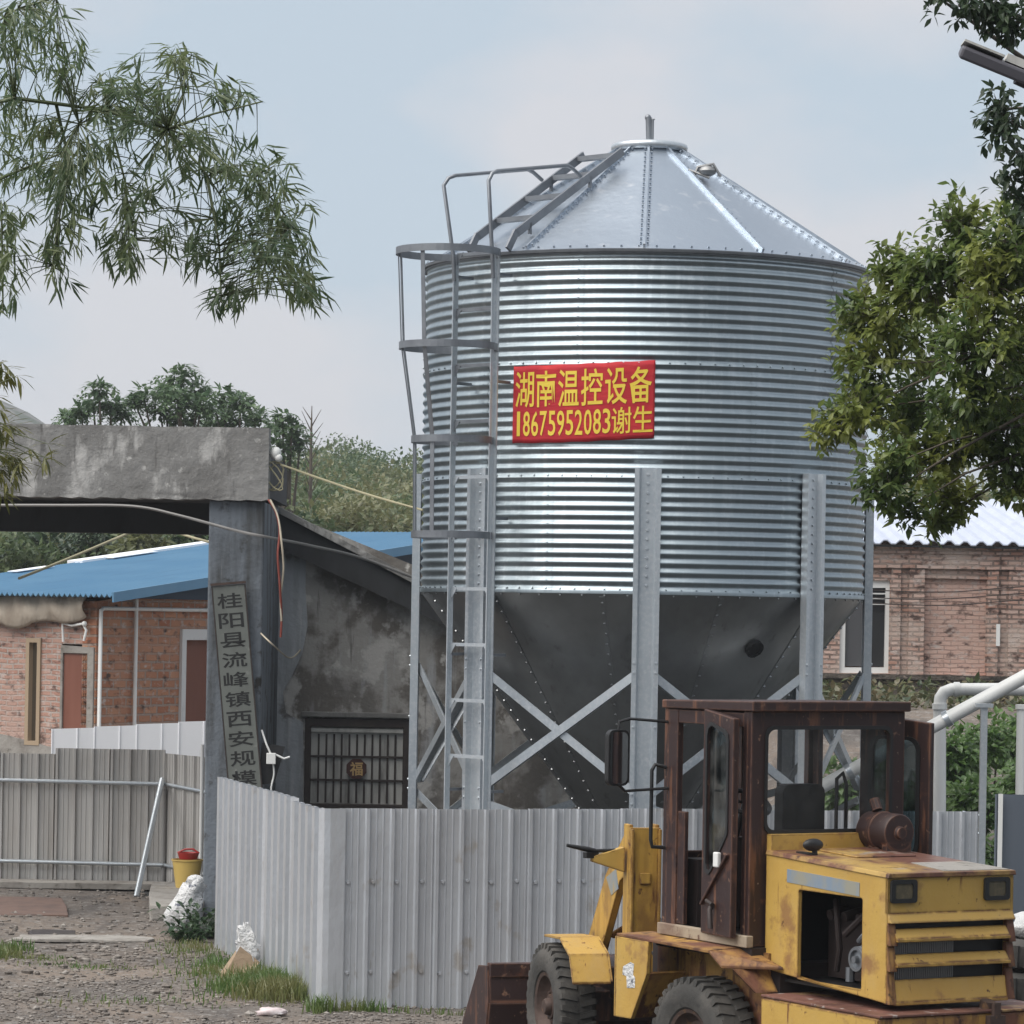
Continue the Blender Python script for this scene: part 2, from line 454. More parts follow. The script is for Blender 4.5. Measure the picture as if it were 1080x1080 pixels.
ring_h = (Z1-Z0)/3
NC, NS = 12, 8
seam_th = [(-19, 128), (26, 150), (-26, 75)]
for k in range(3):
    zb = Z0 + ring_h*k
    m = MB()
    rk = R + (.004 if k == 1 else 0)
    def rad(z, zb=zb, rk=rk):
        return rk + .0135*math.cos((z-zb)/ring_h*NC*2*PI)
    prof = [(rad(zb+ring_h*i/(NC*NS)), zb+ring_h*i/(NC*NS)) for i in range(NC*NS+1)]
    if k == 0: prof = [(R-.02, zb-.035), (R+.012, zb-.03)] + prof
    m.lathe(prof, 144)
    # vertical lap joints and their bolts
    for s0 in range(-144, 216, 72):
        th = math.radians(s0 + seam_th[2-k][0])
        pr = [(r+.004, z) for r, z in prof[2 if k == 0 else 0:]]
        m.lathe(pr, 2, axis='z', a0=th-.022, a1=th+.022)
        for i in range(NC):
            z = zb + ring_h*(i+.0)/NC + .001
            if i: m.bolt(polar(R+.012, th, z), polar(1, th, 0), .013, .012)
    # bolts along the ring joint
    for i in range(96):
        th = 2*PI*i/96
        m.bolt(polar(R+.009, th, zb+.02), polar(1, th, .4), .012, .012)
    m.build('wall_ring', MT['galv_wall'], silo, smooth=50)

m = MB()                                   # eave ring
m.lathe([(R-.02, Z1-.03), (R+.018, Z1-.028), (R+.022, Z1+.004), (R+.05, Z1-.012), (R+.055, Z1+.012), (R-.02, Z1+.04)], 144)
m.build('eave_ring', MT['zinc'], silo, smooth=30)

RT, ZT = .335, 8.37
m = MB()                                   # conical roof: twelve slightly bulged panels with ribs
NP, SUB = 12, 8
n = NP*SUB
vs, fs = [], []
rows = 7
roof_off = math.radians(-3)
def roof_r(t, a):
    base = (R+.045)*(1-t) + RT*t
    q = ((a-roof_off) / (2*PI/NP)) % 1.0 - .5
    chord = math.cos(PI/NP)/math.cos(q*2*PI/NP)
    w = .72*min(1, t*6)
    return base*(1-w + w*chord)
for i in range(rows+1):
    t = i/rows
    for k in range(n):
        a = 2*PI*k/n + roof_off
        r = roof_r(t, a)
        vs.append(polar(r, a, (Z1+.02)*(1-t) + ZT*t))
for i in range(rows):
    for k in range(n):
        k2 = (k+1) % n
        fs.append((i*n+k, i*n+k2, (i+1)*n+k2, (i+1)*n+k))
m.add(vs, fs)
slope = (ZT-Z1)/(R-RT)
for p in range(NP):
    a = 2*PI*p/NP + roof_off
    p0 = polar(R+.03, a, Z1+.05); p1 = polar(RT, a, ZT+.02)
    nrm = polar(slope, a, 1)
    m.bar(p0, p1, .024, .04, nrm)
    side = Vector((math.cos(a), math.sin(a), 0))
    for i in range(22):
        q = p0.lerp(p1, (i+.7)/22.5)
        for sd in (-1, 1) if p % 2 == 0 else (1,):
            m.bolt(q + side*.036*sd - Vector((0, 0, .012)), nrm, .013, .02)
for i in range(84):
    a = 2*PI*i/84
    m.bolt(polar(R+.0, a, Z1+.05), polar(slope, a, 1), .014, .016)
m.build('roof', MT['galv_roof'], silo, smooth=35)

m = MB()
m.lathe([(.05, ZT+.085), (.37, ZT+.075), (.405, ZT+.06), (.418, ZT+.035), (.412, ZT+.005), (.39, ZT-.015), (.33, ZT-.02), (.33, ZT-.10)], 48)
m.build('roof_cap', MT['galv'], silo, smooth=40)
m = MB()
m.tube([(0, 0, ZT+.06), (-.012, 0, ZT+.36)], .035, 12)
m.tube([(.03, -.01, ZT+.06), (.03, -.01, ZT+.34)], .016, 8)
m.ball((-.02, 0, ZT+.36), .036)
m.tube([(.0, -.01, ZT+.34), (.055, -.01, ZT+.345)], .012, 6)
m.build('vent_pipe', MT['zinc'], silo, smooth=40)
m = MB()                                   # hatch latch on the right of the roof
a = math.radians(37)
c = polar(.98, a, 8.0)
m.ball(c+Vector((0, 0, .06)), .10, 10, 6, (1, 1, .6))
m.tube([c+Vector((-.14, 0, .0)), c+Vector((-.1, -.02, .10)), c+Vector((.06, -.04, .13)), c+Vector((.14, -.02, .0))], .018, 6)
m.tube([c+Vector((-.2, 0, .07)), c+Vector((.02, -.05, -.02))], .015, 6)
m.build('hatch_latch', MT['alu'], silo, smooth=40)

HB = .68                                   # hopper outlet height
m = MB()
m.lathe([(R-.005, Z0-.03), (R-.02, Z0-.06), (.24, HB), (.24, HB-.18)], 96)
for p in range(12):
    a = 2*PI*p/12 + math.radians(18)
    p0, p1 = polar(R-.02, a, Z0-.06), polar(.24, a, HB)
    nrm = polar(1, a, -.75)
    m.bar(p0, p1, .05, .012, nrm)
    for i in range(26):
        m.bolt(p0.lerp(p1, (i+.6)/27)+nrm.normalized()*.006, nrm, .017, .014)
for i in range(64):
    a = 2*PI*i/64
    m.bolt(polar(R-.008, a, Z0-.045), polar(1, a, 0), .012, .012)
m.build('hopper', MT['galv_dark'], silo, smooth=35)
m = MB()
a = math.radians(33.5); zz = 3.02
rr = .24 + (R-.26)*(zz-HB)/(Z0-.06-HB)
c = polar(rr, a, zz); nrm = polar(1, a, -.75).normalized()
u = nrm.orthogonal().normalized(); fm = frame(c, u, nrm.cross(u))
m.lathe([(.0, .03), (.07, .03), (.07, .045), (.10, .045), (.10, 0)], 20, fm)
for k in range(8):
    q = 2*PI*k/8
    m.bolt(fm @ Vector((.084*math.cos(q), .084*math.sin(q), .045)), nrm, .012, .012)
m.build('inspection_port', MT['black'], silo, smooth=40)
m = MB()
m.lathe([(.24, .56), (.29, .56), (.29, .5), (.2, .34), (.14, .34)], 20)
m.cbox((0, 0, .52), (.62, .62, .04))
m.build('outlet_gate', MT['zinc'], silo, smooth=40)

# legs: folded hat sections bolted to the lowest ring
prof = [(-.135, .0), (-.135, .085), (-.088, .085), (-.066, .03), (.066, .03), (.088, .085), (.135, .085), (.135, .0), (.12, 0), (.12, .07), (.10, .07), (.078, .012), (-.078, .012), (-.10, .07), (-.12, .07), (-.12, .0)]
LZ = 4.82
for k in range(8):
    th = TH0 + PI/4*k
    m = MB()
    f = Matrix(((math.cos(th), math.sin(th), 0), (math.sin(th), -math.cos(th), 0), (0, 0, 1))).to_4x4()
    # local: u tangential, v radial outward, w up
    f = Matrix(((math.cos(th), math.sin(th), 0, 0), (math.sin(th), -math.cos(th), 0, 0), (0, 0, 1, 0), (0, 0, 0, 1)))
    rb = R + .014
    npf = len(prof)
    vs = [(u, rb+w, .02) for u, w in prof] + [(u, rb+w, LZ) for u, w in prof]
    fs = [(i, (i+1) % npf, npf+(i+1) % npf, npf+i) for i in range(npf)]
    m.add(vs, fs, f)
    m.prism(prof, .003, f @ Matrix.Translation((0, rb, LZ)))
    for i in range(13):
        z = Z0 + .06 + i*(LZ-Z0-.12)/12
        m.bolt(f @ Vector((0, rb+.03, z)), polar(1, th, 0), .016, .014)
    for z in (2.85, 2.75, 1.52, 1.42, 2.2):
        for u in (-.11, .11):
            m.bolt(f @ Vector((u, rb+.085, z)), polar(1, th, 0), .014, .012)
    m.box((-.2, rb-.08, 0), (.2, rb+.2, .02), f)
    m.build('leg', MT['galv'], silo, smooth=25)

def legp(k, r, z):
    return polar(r, TH0 + PI/4*k, z)
for k in range(8):
    for (za, zb) in ((2.8, 1.46), (1.46, 2.8), (1.40, .85)):
        m = MB()
        ra = R + .055
        a, b = legp(k, ra, za), legp(k+1, ra, zb)
        d = (b-a).normalized()
        out = (legp(k, 1, 0)+legp(k+1, 1, 0)).normalized()
        off = out*(.012 if za < zb else -.02)
        a, b = a+d*.10+off, b-d*.10+off
        m.bar(a, b, .012, .085, d.cross(out))
        m.bar(a - out*.03 + d.cross(out)*.037, b - out*.03 + d.cross(out)*.037, .06, .012, d.cross(out))
        m.build('brace', MT['galv'], silo)

# ladder with safety cage
LT = math.radians(-44)
LR, LW = 2.62, .28
tang = Vector((math.cos(LT), math.sin(LT), 0)); outw = polar(1, LT, 0)
def lp(u, o, z): return outw*(LR+o) + tang*u + Vector((0, 0, z))
lad = MB()
lad.bar(lp(-LW, .03, .15), lp(-LW, .03, 7.03), .012, .075, outw)
lad.bar(lp(-LW-.02, 0, .15), lp(-LW-.02, 0, 7.03), .045, .012, outw)
lad = lad.build('ladder', MT['galv'], silo)
m = MB()
m.bar(lp(LW, .03, .15), lp(LW, .03, 7.03), .012, .075, outw)
m.bar(lp(LW+.02, 0, .15), lp(LW+.02, 0, 7.03), .045, .012, outw)
m.build('rail', MT['galv'], lad)
for i in range(-8, 4):
    z = 5.30 + i*.575
    m = MB()
    m.bar(lp(-LW, .0, z), lp(LW, 0, z), .035, .035, outw)
    for s in (-1, 1):
        fr = frame(lp(s*LW, .02, z), tang*-s, (0, 0, 1))
        m.prism([(0, 0), (.085, 0), (0, -.12)], .006, fr)
    m.build('rung', MT['zinc'] if i >= 0 else MT['galv'], lad)
for z in (1.5, 2.9, 4.3, 5.7, 6.8):         # stand-offs to the wall
    m = MB()
    for s in (-1, 1):
        m.bar(lp(s*LW, -.005, z), lp(s*LW, -.22, z), .03, .03)
    m.build('bracket', MT['zinc'], lad)

hoops = [(7.0, .53), (6.04, .50), (5.09, .41), (4.12, .40)]
def hp(r, a, z):
    """hoop: a runs -1..1 from left rail round the outside to right rail"""
    q = a*PI*.80
    return lp(r*math.sin(q), r*.80 + r*math.cos(q)*1.0, z)
cage = None
for z, r in hoops:
    m = MB()
    N = 36
    pts = [hp(r, -1+2*i/N, z) for i in range(N+1)]
    pts = [lp(-LW-.01, .02, z)] + pts + [lp(LW+.01, .02, z)]
    cen = lp(0, r*.8, z)
    for i in range(len(pts)-1):
        a, b = pts[i], pts[i+1]
        na, nb = (a-cen).normalized()*.006, (b-cen).normalized()*.006
        h = Vector((0, 0, .036))
        m.hexa([a-na-h, b-nb-h, b+nb-h, a+na-h], [a-na+h, b-nb+h, b+nb+h, a+na+h])
    if cage is None:
        cage = m.build('safety_cage', MT['zinc'], silo)
    else:
        m.build('hoop', MT['zinc'], cage)
for a in (-.44, -.27, .10):
    m = MB()
    for i in range(3):
        (za, ra), (zb, rb_) = hoops[i], hoops[i+1]
        p0, p1 = hp(ra-.012, a, za), hp(rb_-.012, a, zb)
        o = (p0-lp(0, ra*.8, za)).normalized()
        m.bar(p0, p1, .045, .010, o)
    m.build('strap', MT['zinc'], cage)

# hand rails over the eave, and the ladder on the roof
for s in (-1, 1):
    u = s*LW
    pts = [lp(u, .05, 6.75), lp(u, .07, 7.0), lp(u-.09 if s < 0 else u, .14, 7.74), lp(u-.07 if s < 0 else u, .09, 7.82), lp(u-.04 if s < 0 else u, .02, 7.85),
           lp(u, -1.02, 8.02), lp(u, -1.10, 8.0), lp(u, -1.24, 7.93)]
    m = MB(); m.tube(pts, .021, 8)
    m.build('handrail', MT['zinc'], silo, smooth=60)
def rl(u, o, lift):                        # on the roof, o measured inward from the eave
    r = R + .05 - o
    return outw*r + tang*u + Vector((0, 0, Z1 + .03 + o*(ZT-Z1)/(R+.05-RT) + lift))
rlad = None
for s in (-1, 1):
    m = MB()
    m.bar(rl(s*LW, -.02, .02), rl(s*LW, .10, .14), .03, .075, (0, 0, 1))
    m.bar(rl(s*LW, .10, .12), rl(s*LW, 1.70, .12), .03, .085, (0, 0, 1))
    if rlad is None: rlad = m.build('roof_ladder', MT['zinc'], silo)
    else: m.build('rail', MT['zinc'], rlad)
for o in (.40, .82, 1.24, 1.62):
    m = MB(); m.bar(rl(-LW, o, .12), rl(LW, o, .12), .085, .05, (0, 0, 1))
    m.build('rung', MT['zinc'], rlad)
for o in (.3, 1.2):
    for s in (-1, 1):
        m = MB(); m.bar(rl(s*LW, o, .12), rl(s*LW, o, 0), .03, .03, outw)
        m.build('support', MT['zinc'], rlad)

# ================================================================ banner
BR = R + .0215
ta, tb = math.radians(-36.3), math.radians(.2)
BW = BR*(tb-ta)
def bz(u, v):
    t = u/BW
    lo = 5.075 + .06*t - .02*math.sin(PI*t)
    hi = 5.865 + .055*t - .012*math.sin(PI*t)
    return lo + (hi-lo)*v + .003*math.sin(t*31)*(1-2*v)
def bpt(u, v, off):
    t = u/BW
    w = .002*math.sin(9*t+5*v) + .001*math.sin(23*t-3*v)
    return polar(BR + off + w, ta + (tb-ta)*t, bz(u, v))
m = MB()
NU, NV = 60, 16
for off in (0,):
    vs = [bpt(BW*i/NU, j/NV, off) for j in range(NV+1) for i in range(NU+1)]
    fs = [(j*(NU+1)+i, j*(NU+1)+i+1, (j+1)*(NU+1)+i+1, (j+1)*(NU+1)+i) for j in range(NV) for i in range(NU)]
    m.add(vs, fs)
ban = m.build('banner', MT['banner'], None, org=(0, 0, 0), smooth=60)
ban.location = (SX, SY, 0)
sol = ban.modifiers.new('cloth', 'SOLIDIFY'); sol.thickness = .0012; sol.offset = -1
setp(ban, 'red cloth banner with yellow characters tied across the silo wall', 'banner')
def on_banner(body, box, bold, name):
    vs, fs = glyphs(body, box, bold)
    mm = MB(); mm.add([bpt(u, v, .006) for u, v in vs], fs)
    return mm.build(name, MT['banner_ink'], ban)
row = '湖南温控设备'
cw = (BW-.04)/6
for i, ch in enumerate(row):
    on_banner(ch, (.02+cw*i+.012, .46, .02+cw*(i+1)-.012, .93), .010, 'character')
nd = '18675952083'
dw = (BW*.715-.03)/11
x = .03
for ch in nd:
    on_banner(ch, (x+(.028 if ch == '1' else .008), .09, x+dw-(.030 if ch == '1' else .008), .41), .010, 'numeral'); x += dw
for i, ch in enumerate('谢生'):
    on_banner(ch, (x+.005+i*.215, .08, x+.205+i*.215, .42), .007, 'character')
# ================================================================ wheel loader
LO = Vector((1.921, 23.01, 0))
loader = thing('wheel_loader', 'small rusty yellow wheel loader with maroon cab parked in front of the fence', 'wheel loader', LO, math.radians(120))
# local x forward, y left, z up   (heading 30 degrees left of straight away)
XZ = lambda y: frame((0, y, 0), (1, 0, 0), (0, 0, 1))       # plate in x, z; thickness towards -y
YZ = lambda x: frame((x, 0, 0), (0, 1, 0), (0, 0, 1))       # plate in y, z; thickness towards +x

def wheel(c, yaw=0, side=1):
    """wheel with its outer face towards +y * side"""
    f = Matrix.Translation(c) @ Matrix.Rotation(yaw + (0 if side > 0 else PI), 4, 'Z')
    w2 = .13
    m = MB()
    m.lathe([(.02, w2-.045), (.09, w2-.045), (.095, w2-.075), (.17, w2-.085), (.205, w2-.06), (.225, w2-.012), (.25, w2-.004), (.25, w2-.03), (.22, w2-.1), (.22, -w2+.02), (.25, -w2)], 32, f, 'y')
    m.lathe([(.0, w2-.0), (.05, w2-.0), (.062, w2-.02), (.065, w2-.05)], 16, f, 'y')
    for k in range(8):
        a = 2*PI*k/8
        m.bolt(f @ Vector((.125*math.cos(a), w2-.08, .125*math.sin(a))), (f.to_3x3() @ Vector((0, 1, 0))), .016, .022)
    rim = m.build('wheel', MT['rim'], loader, smooth=35)
    m = MB()
    prof = [(.245, w2-.02), (.262, w2+.004), (.31, w2+.018), (.36, w2+.020), (.405, w2+.010), (.432, w2-.012), (.448, w2-.03), (.452, 0), (.448, -w2+.03), (.432, -w2+.012), (.36, -w2-.02), (.262, -w2-.004), (.245, -w2+.02)]
    m.lathe(prof, 64, f, 'y')
    for k in range(34):
        for s in (-1, 1):
            a = 2*PI*(k + (.5 if s > 0 else 0))/34
            g = f @ Matrix.Rotation(-a, 4, 'Y')
            pts = []
            for rr in (.436, .462):
                pts.append([Vector((rr, s*(w2-.002-(.012 if rr > .45 else 0)), -.022)), Vector((rr, s*(w2-.002-(.012 if rr > .45 else 0)), .018)), Vector((rr, s*.012, .04)), Vector((rr, s*.012, .0))])
            p0, p1 = pts
            m.hexa([g @ p for p in p0], [g @ p for p in p1])
            q0 = [Vector((.415, s*(w2+.004), -.020)), Vector((.415, s*(w2+.004), .016)), Vector((.415, s*(w2-.03), .016)), Vector((.415, s*(w2-.03), -.020))]
            q1 = [Vector((.460, s*(w2-.002), -.022)), Vector((.460, s*(w2-.002), .018)), Vector((.460, s*(w2-.04), .018)), Vector((.460, s*(w2-.04), -.022))]
            m.hexa([g @ p for p in q0], [g @ p for p in q1])
    m.build('tyre', MT['rubber'], rim, smooth=30)
    return rim

wheel(Vector((0, .69, .47)), 0, 1)
wheel(Vector((0, -.69, .47)), 0, -1)
PIV = Vector((1.1, 0, 0))
FM = Matrix.Translation(PIV) @ Matrix.Rotation(math.radians(-14), 4, 'Z')
for s in (1, -1):
    wheel(FM @ Vector((1.1, s*.69, .47)), math.radians(-14), s)

# ---- hood
op = rrect(-1.50, .99, -.80, 1.565, .015, 2)
m = MB()
m.prism([(-1.763, .93), (-.424, 1.02), (-.424, 1.774), (-1.763, 1.719)], .03, XZ(.505), [op])
m.prism([(-1.763, .93), (-.424, 1.02), (-.424, 1.774), (-1.763, 1.719)], .03, XZ(-.455))
m.box((-1.763, .38, 1.68), (-1.735, .475, 1.72))
hood = m.build('hood', MT['yellow'], loader, bevel=.008)
m = MB()
m.hexa([(-1.78, -.495, 1.712), (-1.78, .515, 1.712), (-.424, .515, 1.768), (-.424, -.495, 1.768)],
       [(-1.78, -.485, 1.742), (-1.78, .505, 1.742), (-.424, .505, 1.798), (-.424, -.485, 1.798)])
m.hexa([(-.98, -.3, 1.776), (-.98, .18, 1.776), (-.5, .18, 1.796), (-.5, -.3, 1.796)], [(-.98, -.3, 1.786), (-.98, .18, 1.786), (-.5, .18, 1.806), (-.5, -.3, 1.806)])
m.build('hood_top', MT['hood_top'], hood, bevel=.008)
m = MB()
m.hexa([(-1.75, -.46, 1.744), (-1.75, .06, 1.744), (-1.3, -.02, 1.762), (-1.3, -.46, 1.762)], [(-1.75, -.46, 1.7475), (-1.75, .06, 1.7475), (-1.3, -.02, 1.7655), (-1.3, -.46, 1.7655)])
m.build('bare_patch', MT['slab'], hood)
m = MB()
m.prism([(-1.47, 1.575), (-.67, 1.605), (-.67, 1.690), (-1.47, 1.662)], .004, XZ(.5085))
m.build('stripe', MT['blue_stripe'], hood)
# sides of the hood opening: dark engine bay
m = MB()
m.box((-1.70, -.44, .95), (-.45, .46, .97))
m.box((-1.70, -.44, .97), (-.45, -.42, 1.66))
m.box((-.47, -.42, .97), (-.45, .46, 1.66))
m.build('engine_bay', MT['black'], loader)
m = MB()
m.cbox((-1.1, .0, 1.2), (.75, .42, .42))
m.cbox((-1.05, 0, 1.46), (.62, .26, .14))
for i in range(4): m.tube([(-.86-.16*i, .16, 1.43), (-.86-.16*i, .30, 1.40)], .035, 10)
m.tube([(-.9, .28, 1.5), (-1.0, .34, 1.4), (-1.02, .33, 1.2), (-.95, .3, 1.05)], .02, 8)
m.tube([(-1.35, .2, 1.55), (-1.3, .36, 1.42), (-1.12, .36, 1.3)], .024, 8)
m.build('engine', MT['maroon_dark'], loader, smooth=40)
m = MB()
m.lathe([(.0, .40), (.022, .40), (.025, .37), (.055, .365), (.06, .385), (.078, .385), (.084, .372), (.06, .362), (.084, .352), (.084, .342), (.06, .332), (.09, .322), (.09, .24), (.05, .22)], 20, Matrix.Translation((-1.27, 0, 1.155)), 'y')
m.tube([(-1.27, .36, 1.27), (-1.33, .37, 1.31), (-1.40, .34, 1.34)], .018, 8)
m.tube([(-1.14, .33, 1.0), (-1.14, .33, 1.09)], .03, 8)
m.build('alternator', MT['zinc'], loader, smooth=40)
# ---- rear grille
m = MB()
m.box((-1.763, -.485, 1.483), (-1.735, .505, 1.716))
m.hexa([(-1.80, -.48, 1.43), (-1.80, .50, 1.43), (-1.735, .50, 1.43), (-1.735, -.48, 1.43)], [(-1.765, -.48, 1.49), (-1.765, .50, 1.49), (-1.735, .50, 1.49), (-1.735, -.48, 1.49)])
grille = m.build('rear_grille', MT['yellow'], loader, bevel=.006)
for zt, zb, pr in ((1.392, 1.325, .05), (1.232, 1.168, .05), (1.074, .93, .03)):
    m = MB()
    m.hexa([(-1.763-pr, -.43, zb), (-1.763-pr, .455, zb), (-1.735, .455, zb), (-1.735, -.43, zb)],
           [(-1.763, -.43, zt), (-1.763, .455, zt), (-1.735, .455, zt), (-1.735, -.43, zt)])
    m.box((-1.763-pr-.006, -.43, zb-.012), (-1.763-pr+.03, .455, zb+.008))
    m.build('slat', MT['yellow'], grille, bevel=.004)
for y in (.456, -.472):
    m = MB()
    for zt, zb in ((1.44, 1.29), (1.285, 1.13), (1.125, .925)):
        m.hexa([(-1.80, y-.012, zb), (-1.80, y+.045, zb), (-1.735, y+.045, zb), (-1.735, y-.012, zb)],
               [(-1.765, y-.012, zt), (-1.765, y+.045, zt), (-1.735, y+.045, zt), (-1.735, y-.012, zt)])
    m.build('stile', MT['rust_yellow'], grille, bevel=.004)
m = MB()
m.box((-1.70, -.455, .95), (-1.66, .46, 1.45))
rad = m.build('radiator', MT['black'], grille)
m = MB()
for i in range(34):
    y = .43 - i*.0145
    m.box((-1.712, y-.004, .97), (-1.70, y+.004, 1.30))
m.build('fins', MT['alu'], rad)
for y in (.388, -.342):
    m = MB()
    fr = YZ(-1.764) @ Matrix.Rotation(PI, 4, 'Y')
    m.prism(rrect(-y-.10, 1.555, -y+.10, 1.70, .02), .02, fr, [rrect(-y-.068, 1.582, -y+.068, 1.674, .015)])
    lamp = m.build('rear_lamp', MT['black'], loader, bevel=.004)
    m = MB(); m.prism(rrect(-y-.069, 1.581, -y+.069, 1.675, .015), .012, fr)
    m.build('lens', MT['lamp_glass'], lamp, bevel=.004)
# ---- bumper / counterweight
m = MB()
m.box((-1.94, -.70, .42), (-.655, .68, .865))
bump = m.build('counterweight', MT['rust_yellow'], loader, bevel=.015)
m = MB(); m.box((-1.95, -.705, .866), (-.65, .685, .882)); m.build('top_plate', MT['rust_top'], bump, bevel=.004)
m = MB(); m.prism([(-1.93, .44), (-.66, .44), (-.66, .855), (-1.93, .855)], .006, XZ(.687)); m.build('side_plate', MT['yellow'], bump, bevel=.003)
m = MB(); m.tube([(-1.85, -.22, .88), (-1.86, -.22, .93)], .05, 10); m.cbox((-1.96, -.2, .80), (.06, .12, .1)); m.cbox((-1.97, -.2, .88), (.03, .05, .1))
m.build('tow_hitch', MT['rim'], bump, smooth=40)
# ---- air cleaner and flap
m = MB()
am = Matrix.Translation((0, -.33, 1.915)) @ Matrix.Scale(.92, 4)
m.lathe([(.0, -.46), (.125, -.46), (.138, -.475), (.138, -.60), (.145, -.605), (.145, -.63), (.138, -.635), (.138, -.80), (.128, -.815), (.05, -.82), (.04, -.85), (.0, -.85)], 28, am, 'x')
m.tube([(-.55, -.33, 1.79), (-.55, -.33, 1.84)], .09, 10)
m.cbox((-.72, -.33, 1.82), (.05, .2, .06))
m.tube([(-.5, -.33, 2.05), (-.46, -.33, 2.12)], .035, 8)
m.build('air_cleaner', MT['maroon'], loader, smooth=35)
m = MB()
m.ball((-.76, .37, 1.85), .07, 12, 8, (.5, 1.15, .6))
m.tube([(-.76, .35, 1.77), (-.76, .36, 1.83)], .018, 8)
m.cbox((-.70, .38, 1.793), (.16, .05, .012))
m.build('filler_cap', MT['black'], loader, smooth=50)
# ---- chassis floor under the cab
m = MB()
m.box((-.44, -.62, 1.07), (.72, .62, 1.155))
m.box((-.6, -.5, .62), (.95, .5, 1.065))
m.build('chassis', MT['maroon_dark'], loader)
m = MB(); m.box((-.43, .60, 1.158), (.66, .655, 1.235)); m.build('sill', MT['sill'], loader, bevel=.006)
m = MB(); m.box((-.462, -.49, 1.70), (-.402, .49, 1.90)); m.build('rear_panel', MT['yellow'], loader, bevel=.004)
# ---- cab
m = MB()
m.hexa([(-.44, -.64, 2.705), (.67, -.64, 2.695), (.67, .64, 2.695), (-.44, .64, 2.705)],
       [(-.44, -.64, 2.772), (.67, -.64, 2.752), (.67, .64, 2.752), (-.44, .64, 2.772)])
roof = m.build('cab_roof', MT['maroon'], loader, bevel=.008)
m = MB()                                    # rear frame
m.prism([(-.62, 1.16), (.62, 1.16), (.62, 2.704), (-.62, 2.704)], .05, YZ(-.40), [rrect(-.505, 1.91, .505, 2.60, .06)])
m.box((-.35, .56, 1.16), (-.30, .62, 2.70)); m.box((-.35, -.62, 1.16), (-.30, -.56, 2.70))
cab = m.build('cab', MT['maroon'], loader, bevel=.006)
m = MB()
m.prism(rrect(-.515, 1.90, .515, 2.61, .06), .012, YZ(-.412), [rrect(-.495, 1.925, .495, 2.585, .055)])
m.build('window_seal', MT['black'], cab)
m = MB(); m.prism(rrect(-.51, 1.905, .51, 2.605, .06), .005, YZ(-.38)); m.build('rear_window', MT['glass'], cab)
m = MB()                                    # front frame with windscreen
m.prism([(-.62, 1.16), (.62, 1.16), (.62, 2.70), (-.62, 2.70)], .05, YZ(.61), [rrect(-.54, 1.72, -.02, 2.61, .05), rrect(.02, 1.72, .54, 2.61, .05)])
m.build('front_frame', MT['maroon'], cab, bevel=.006)
m = MB(); m.prism(rrect(-.55, 1.71, .55, 2.62, .05), .005, YZ(.632)); m.build('windscreen', MT['glass'], cab)
m = MB()                                    # left side: pillar, header
m.box((.49, .575, 1.16), (.608, .622, 2.69)); m.box((-.298, .575, 2.60), (.488, .618, 2.69)); m.box((.40, .58, 1.24), (.488, .612, 2.0))
m.build('door_frame', MT['maroon'], cab, bevel=.005)
m = MB()                                    # right side
m.prism([(-.345, 1.16), (.605, 1.16), (.605, 2.69), (-.345, 2.69)], .04, XZ(-.575), [rrect(-.27, 1.70, .54, 2.62, .07)])
m.build('side_panel', MT['maroon'], cab, bevel=.005)
def cab_door(hinge, ang, L, z0, z1, drop, win, y_side, name):
    dm = Matrix.Translation(hinge) @ Matrix.Rotation(ang, 4, 'Z')
    fr = dm @ frame((0, .02 if y_side > 0 else .02, 0), (1, 0, 0), (0, 0, 1))
    m = MB()
    m.prism([(-L, z0), (0, z0+.0), (0, z1), (-L, z1-drop)], .045, fr, [win])
    if y_side > 0:
        m.bar(dm @ Vector((-.03, .03, z0+.19)), dm @ Vector((-L+.03, .03, z0+.19+.36)), .03, .02, (0, 0, 1))
    o = m.build(name, MT['maroon'], loader, bevel=.006)
    m = MB(); m.prism([(u, v) for u, v in win], .004, fr @ Matrix.Translation((0, 0, .02)))
    m.build('door_window', MT['glass_door'], o)
    k = len(win); cx = sum(p[0] for p in win)/k; cz = sum(p[1] for p in win)/k
    big = [(cx+(u-cx)*1.09, cz+(v-cz)*1.03) for u, v in win]; sml = [(cx+(u-cx)*.93, cz+(v-cz)*.975) for u, v in win]
    m = MB(); m.prism(big, .008, fr @ Matrix.Translation((0, 0, -.0085)), [sml]); m.build('seal', MT['black'], o)
    return o, dm
win_l = [(-.385, 1.92), (-.375, 1.89), (-.17, 1.655), (-.13, 1.625), (-.085, 1.63), (-.065, 1.67), (-.06, 2.54), (-.08, 2.59), (-.13, 2.61), (-.33, 2.565), (-.37, 2.54), (-.385, 2.49)]
door, dm = cab_door(Vector((.11, .64, 0)), math.radians(-8), .455, 1.215, 2.705, .05, win_l, 1, 'cab_door')
m = MB()
m.cbox(dm @ Vector((-.30, .05, 1.72)), (.06, .03, .10)); m.build('door_latch', MT['porcelain'], door, bevel=.008)
m = MB()
m.tube([dm @ Vector((-.20, .03, 1.42)), dm @ Vector((-.22, .06, 1.38)), dm @ Vector((-.24, .06, 1.26))], .018, 8)
m.tube([dm @ Vector((-.16, .055, 1.44)), dm @ Vector((-.25, .055, 1.42))], .014, 8)
m.build('door_handle', MT['iron'], door, smooth=50)
cab_door(Vector((.12, -.645, 0)), math.radians(13), .62, 1.60, 2.68, .05, rrect(-.52, 1.72, -.10, 2.52, .09), -1, 'cab_door')
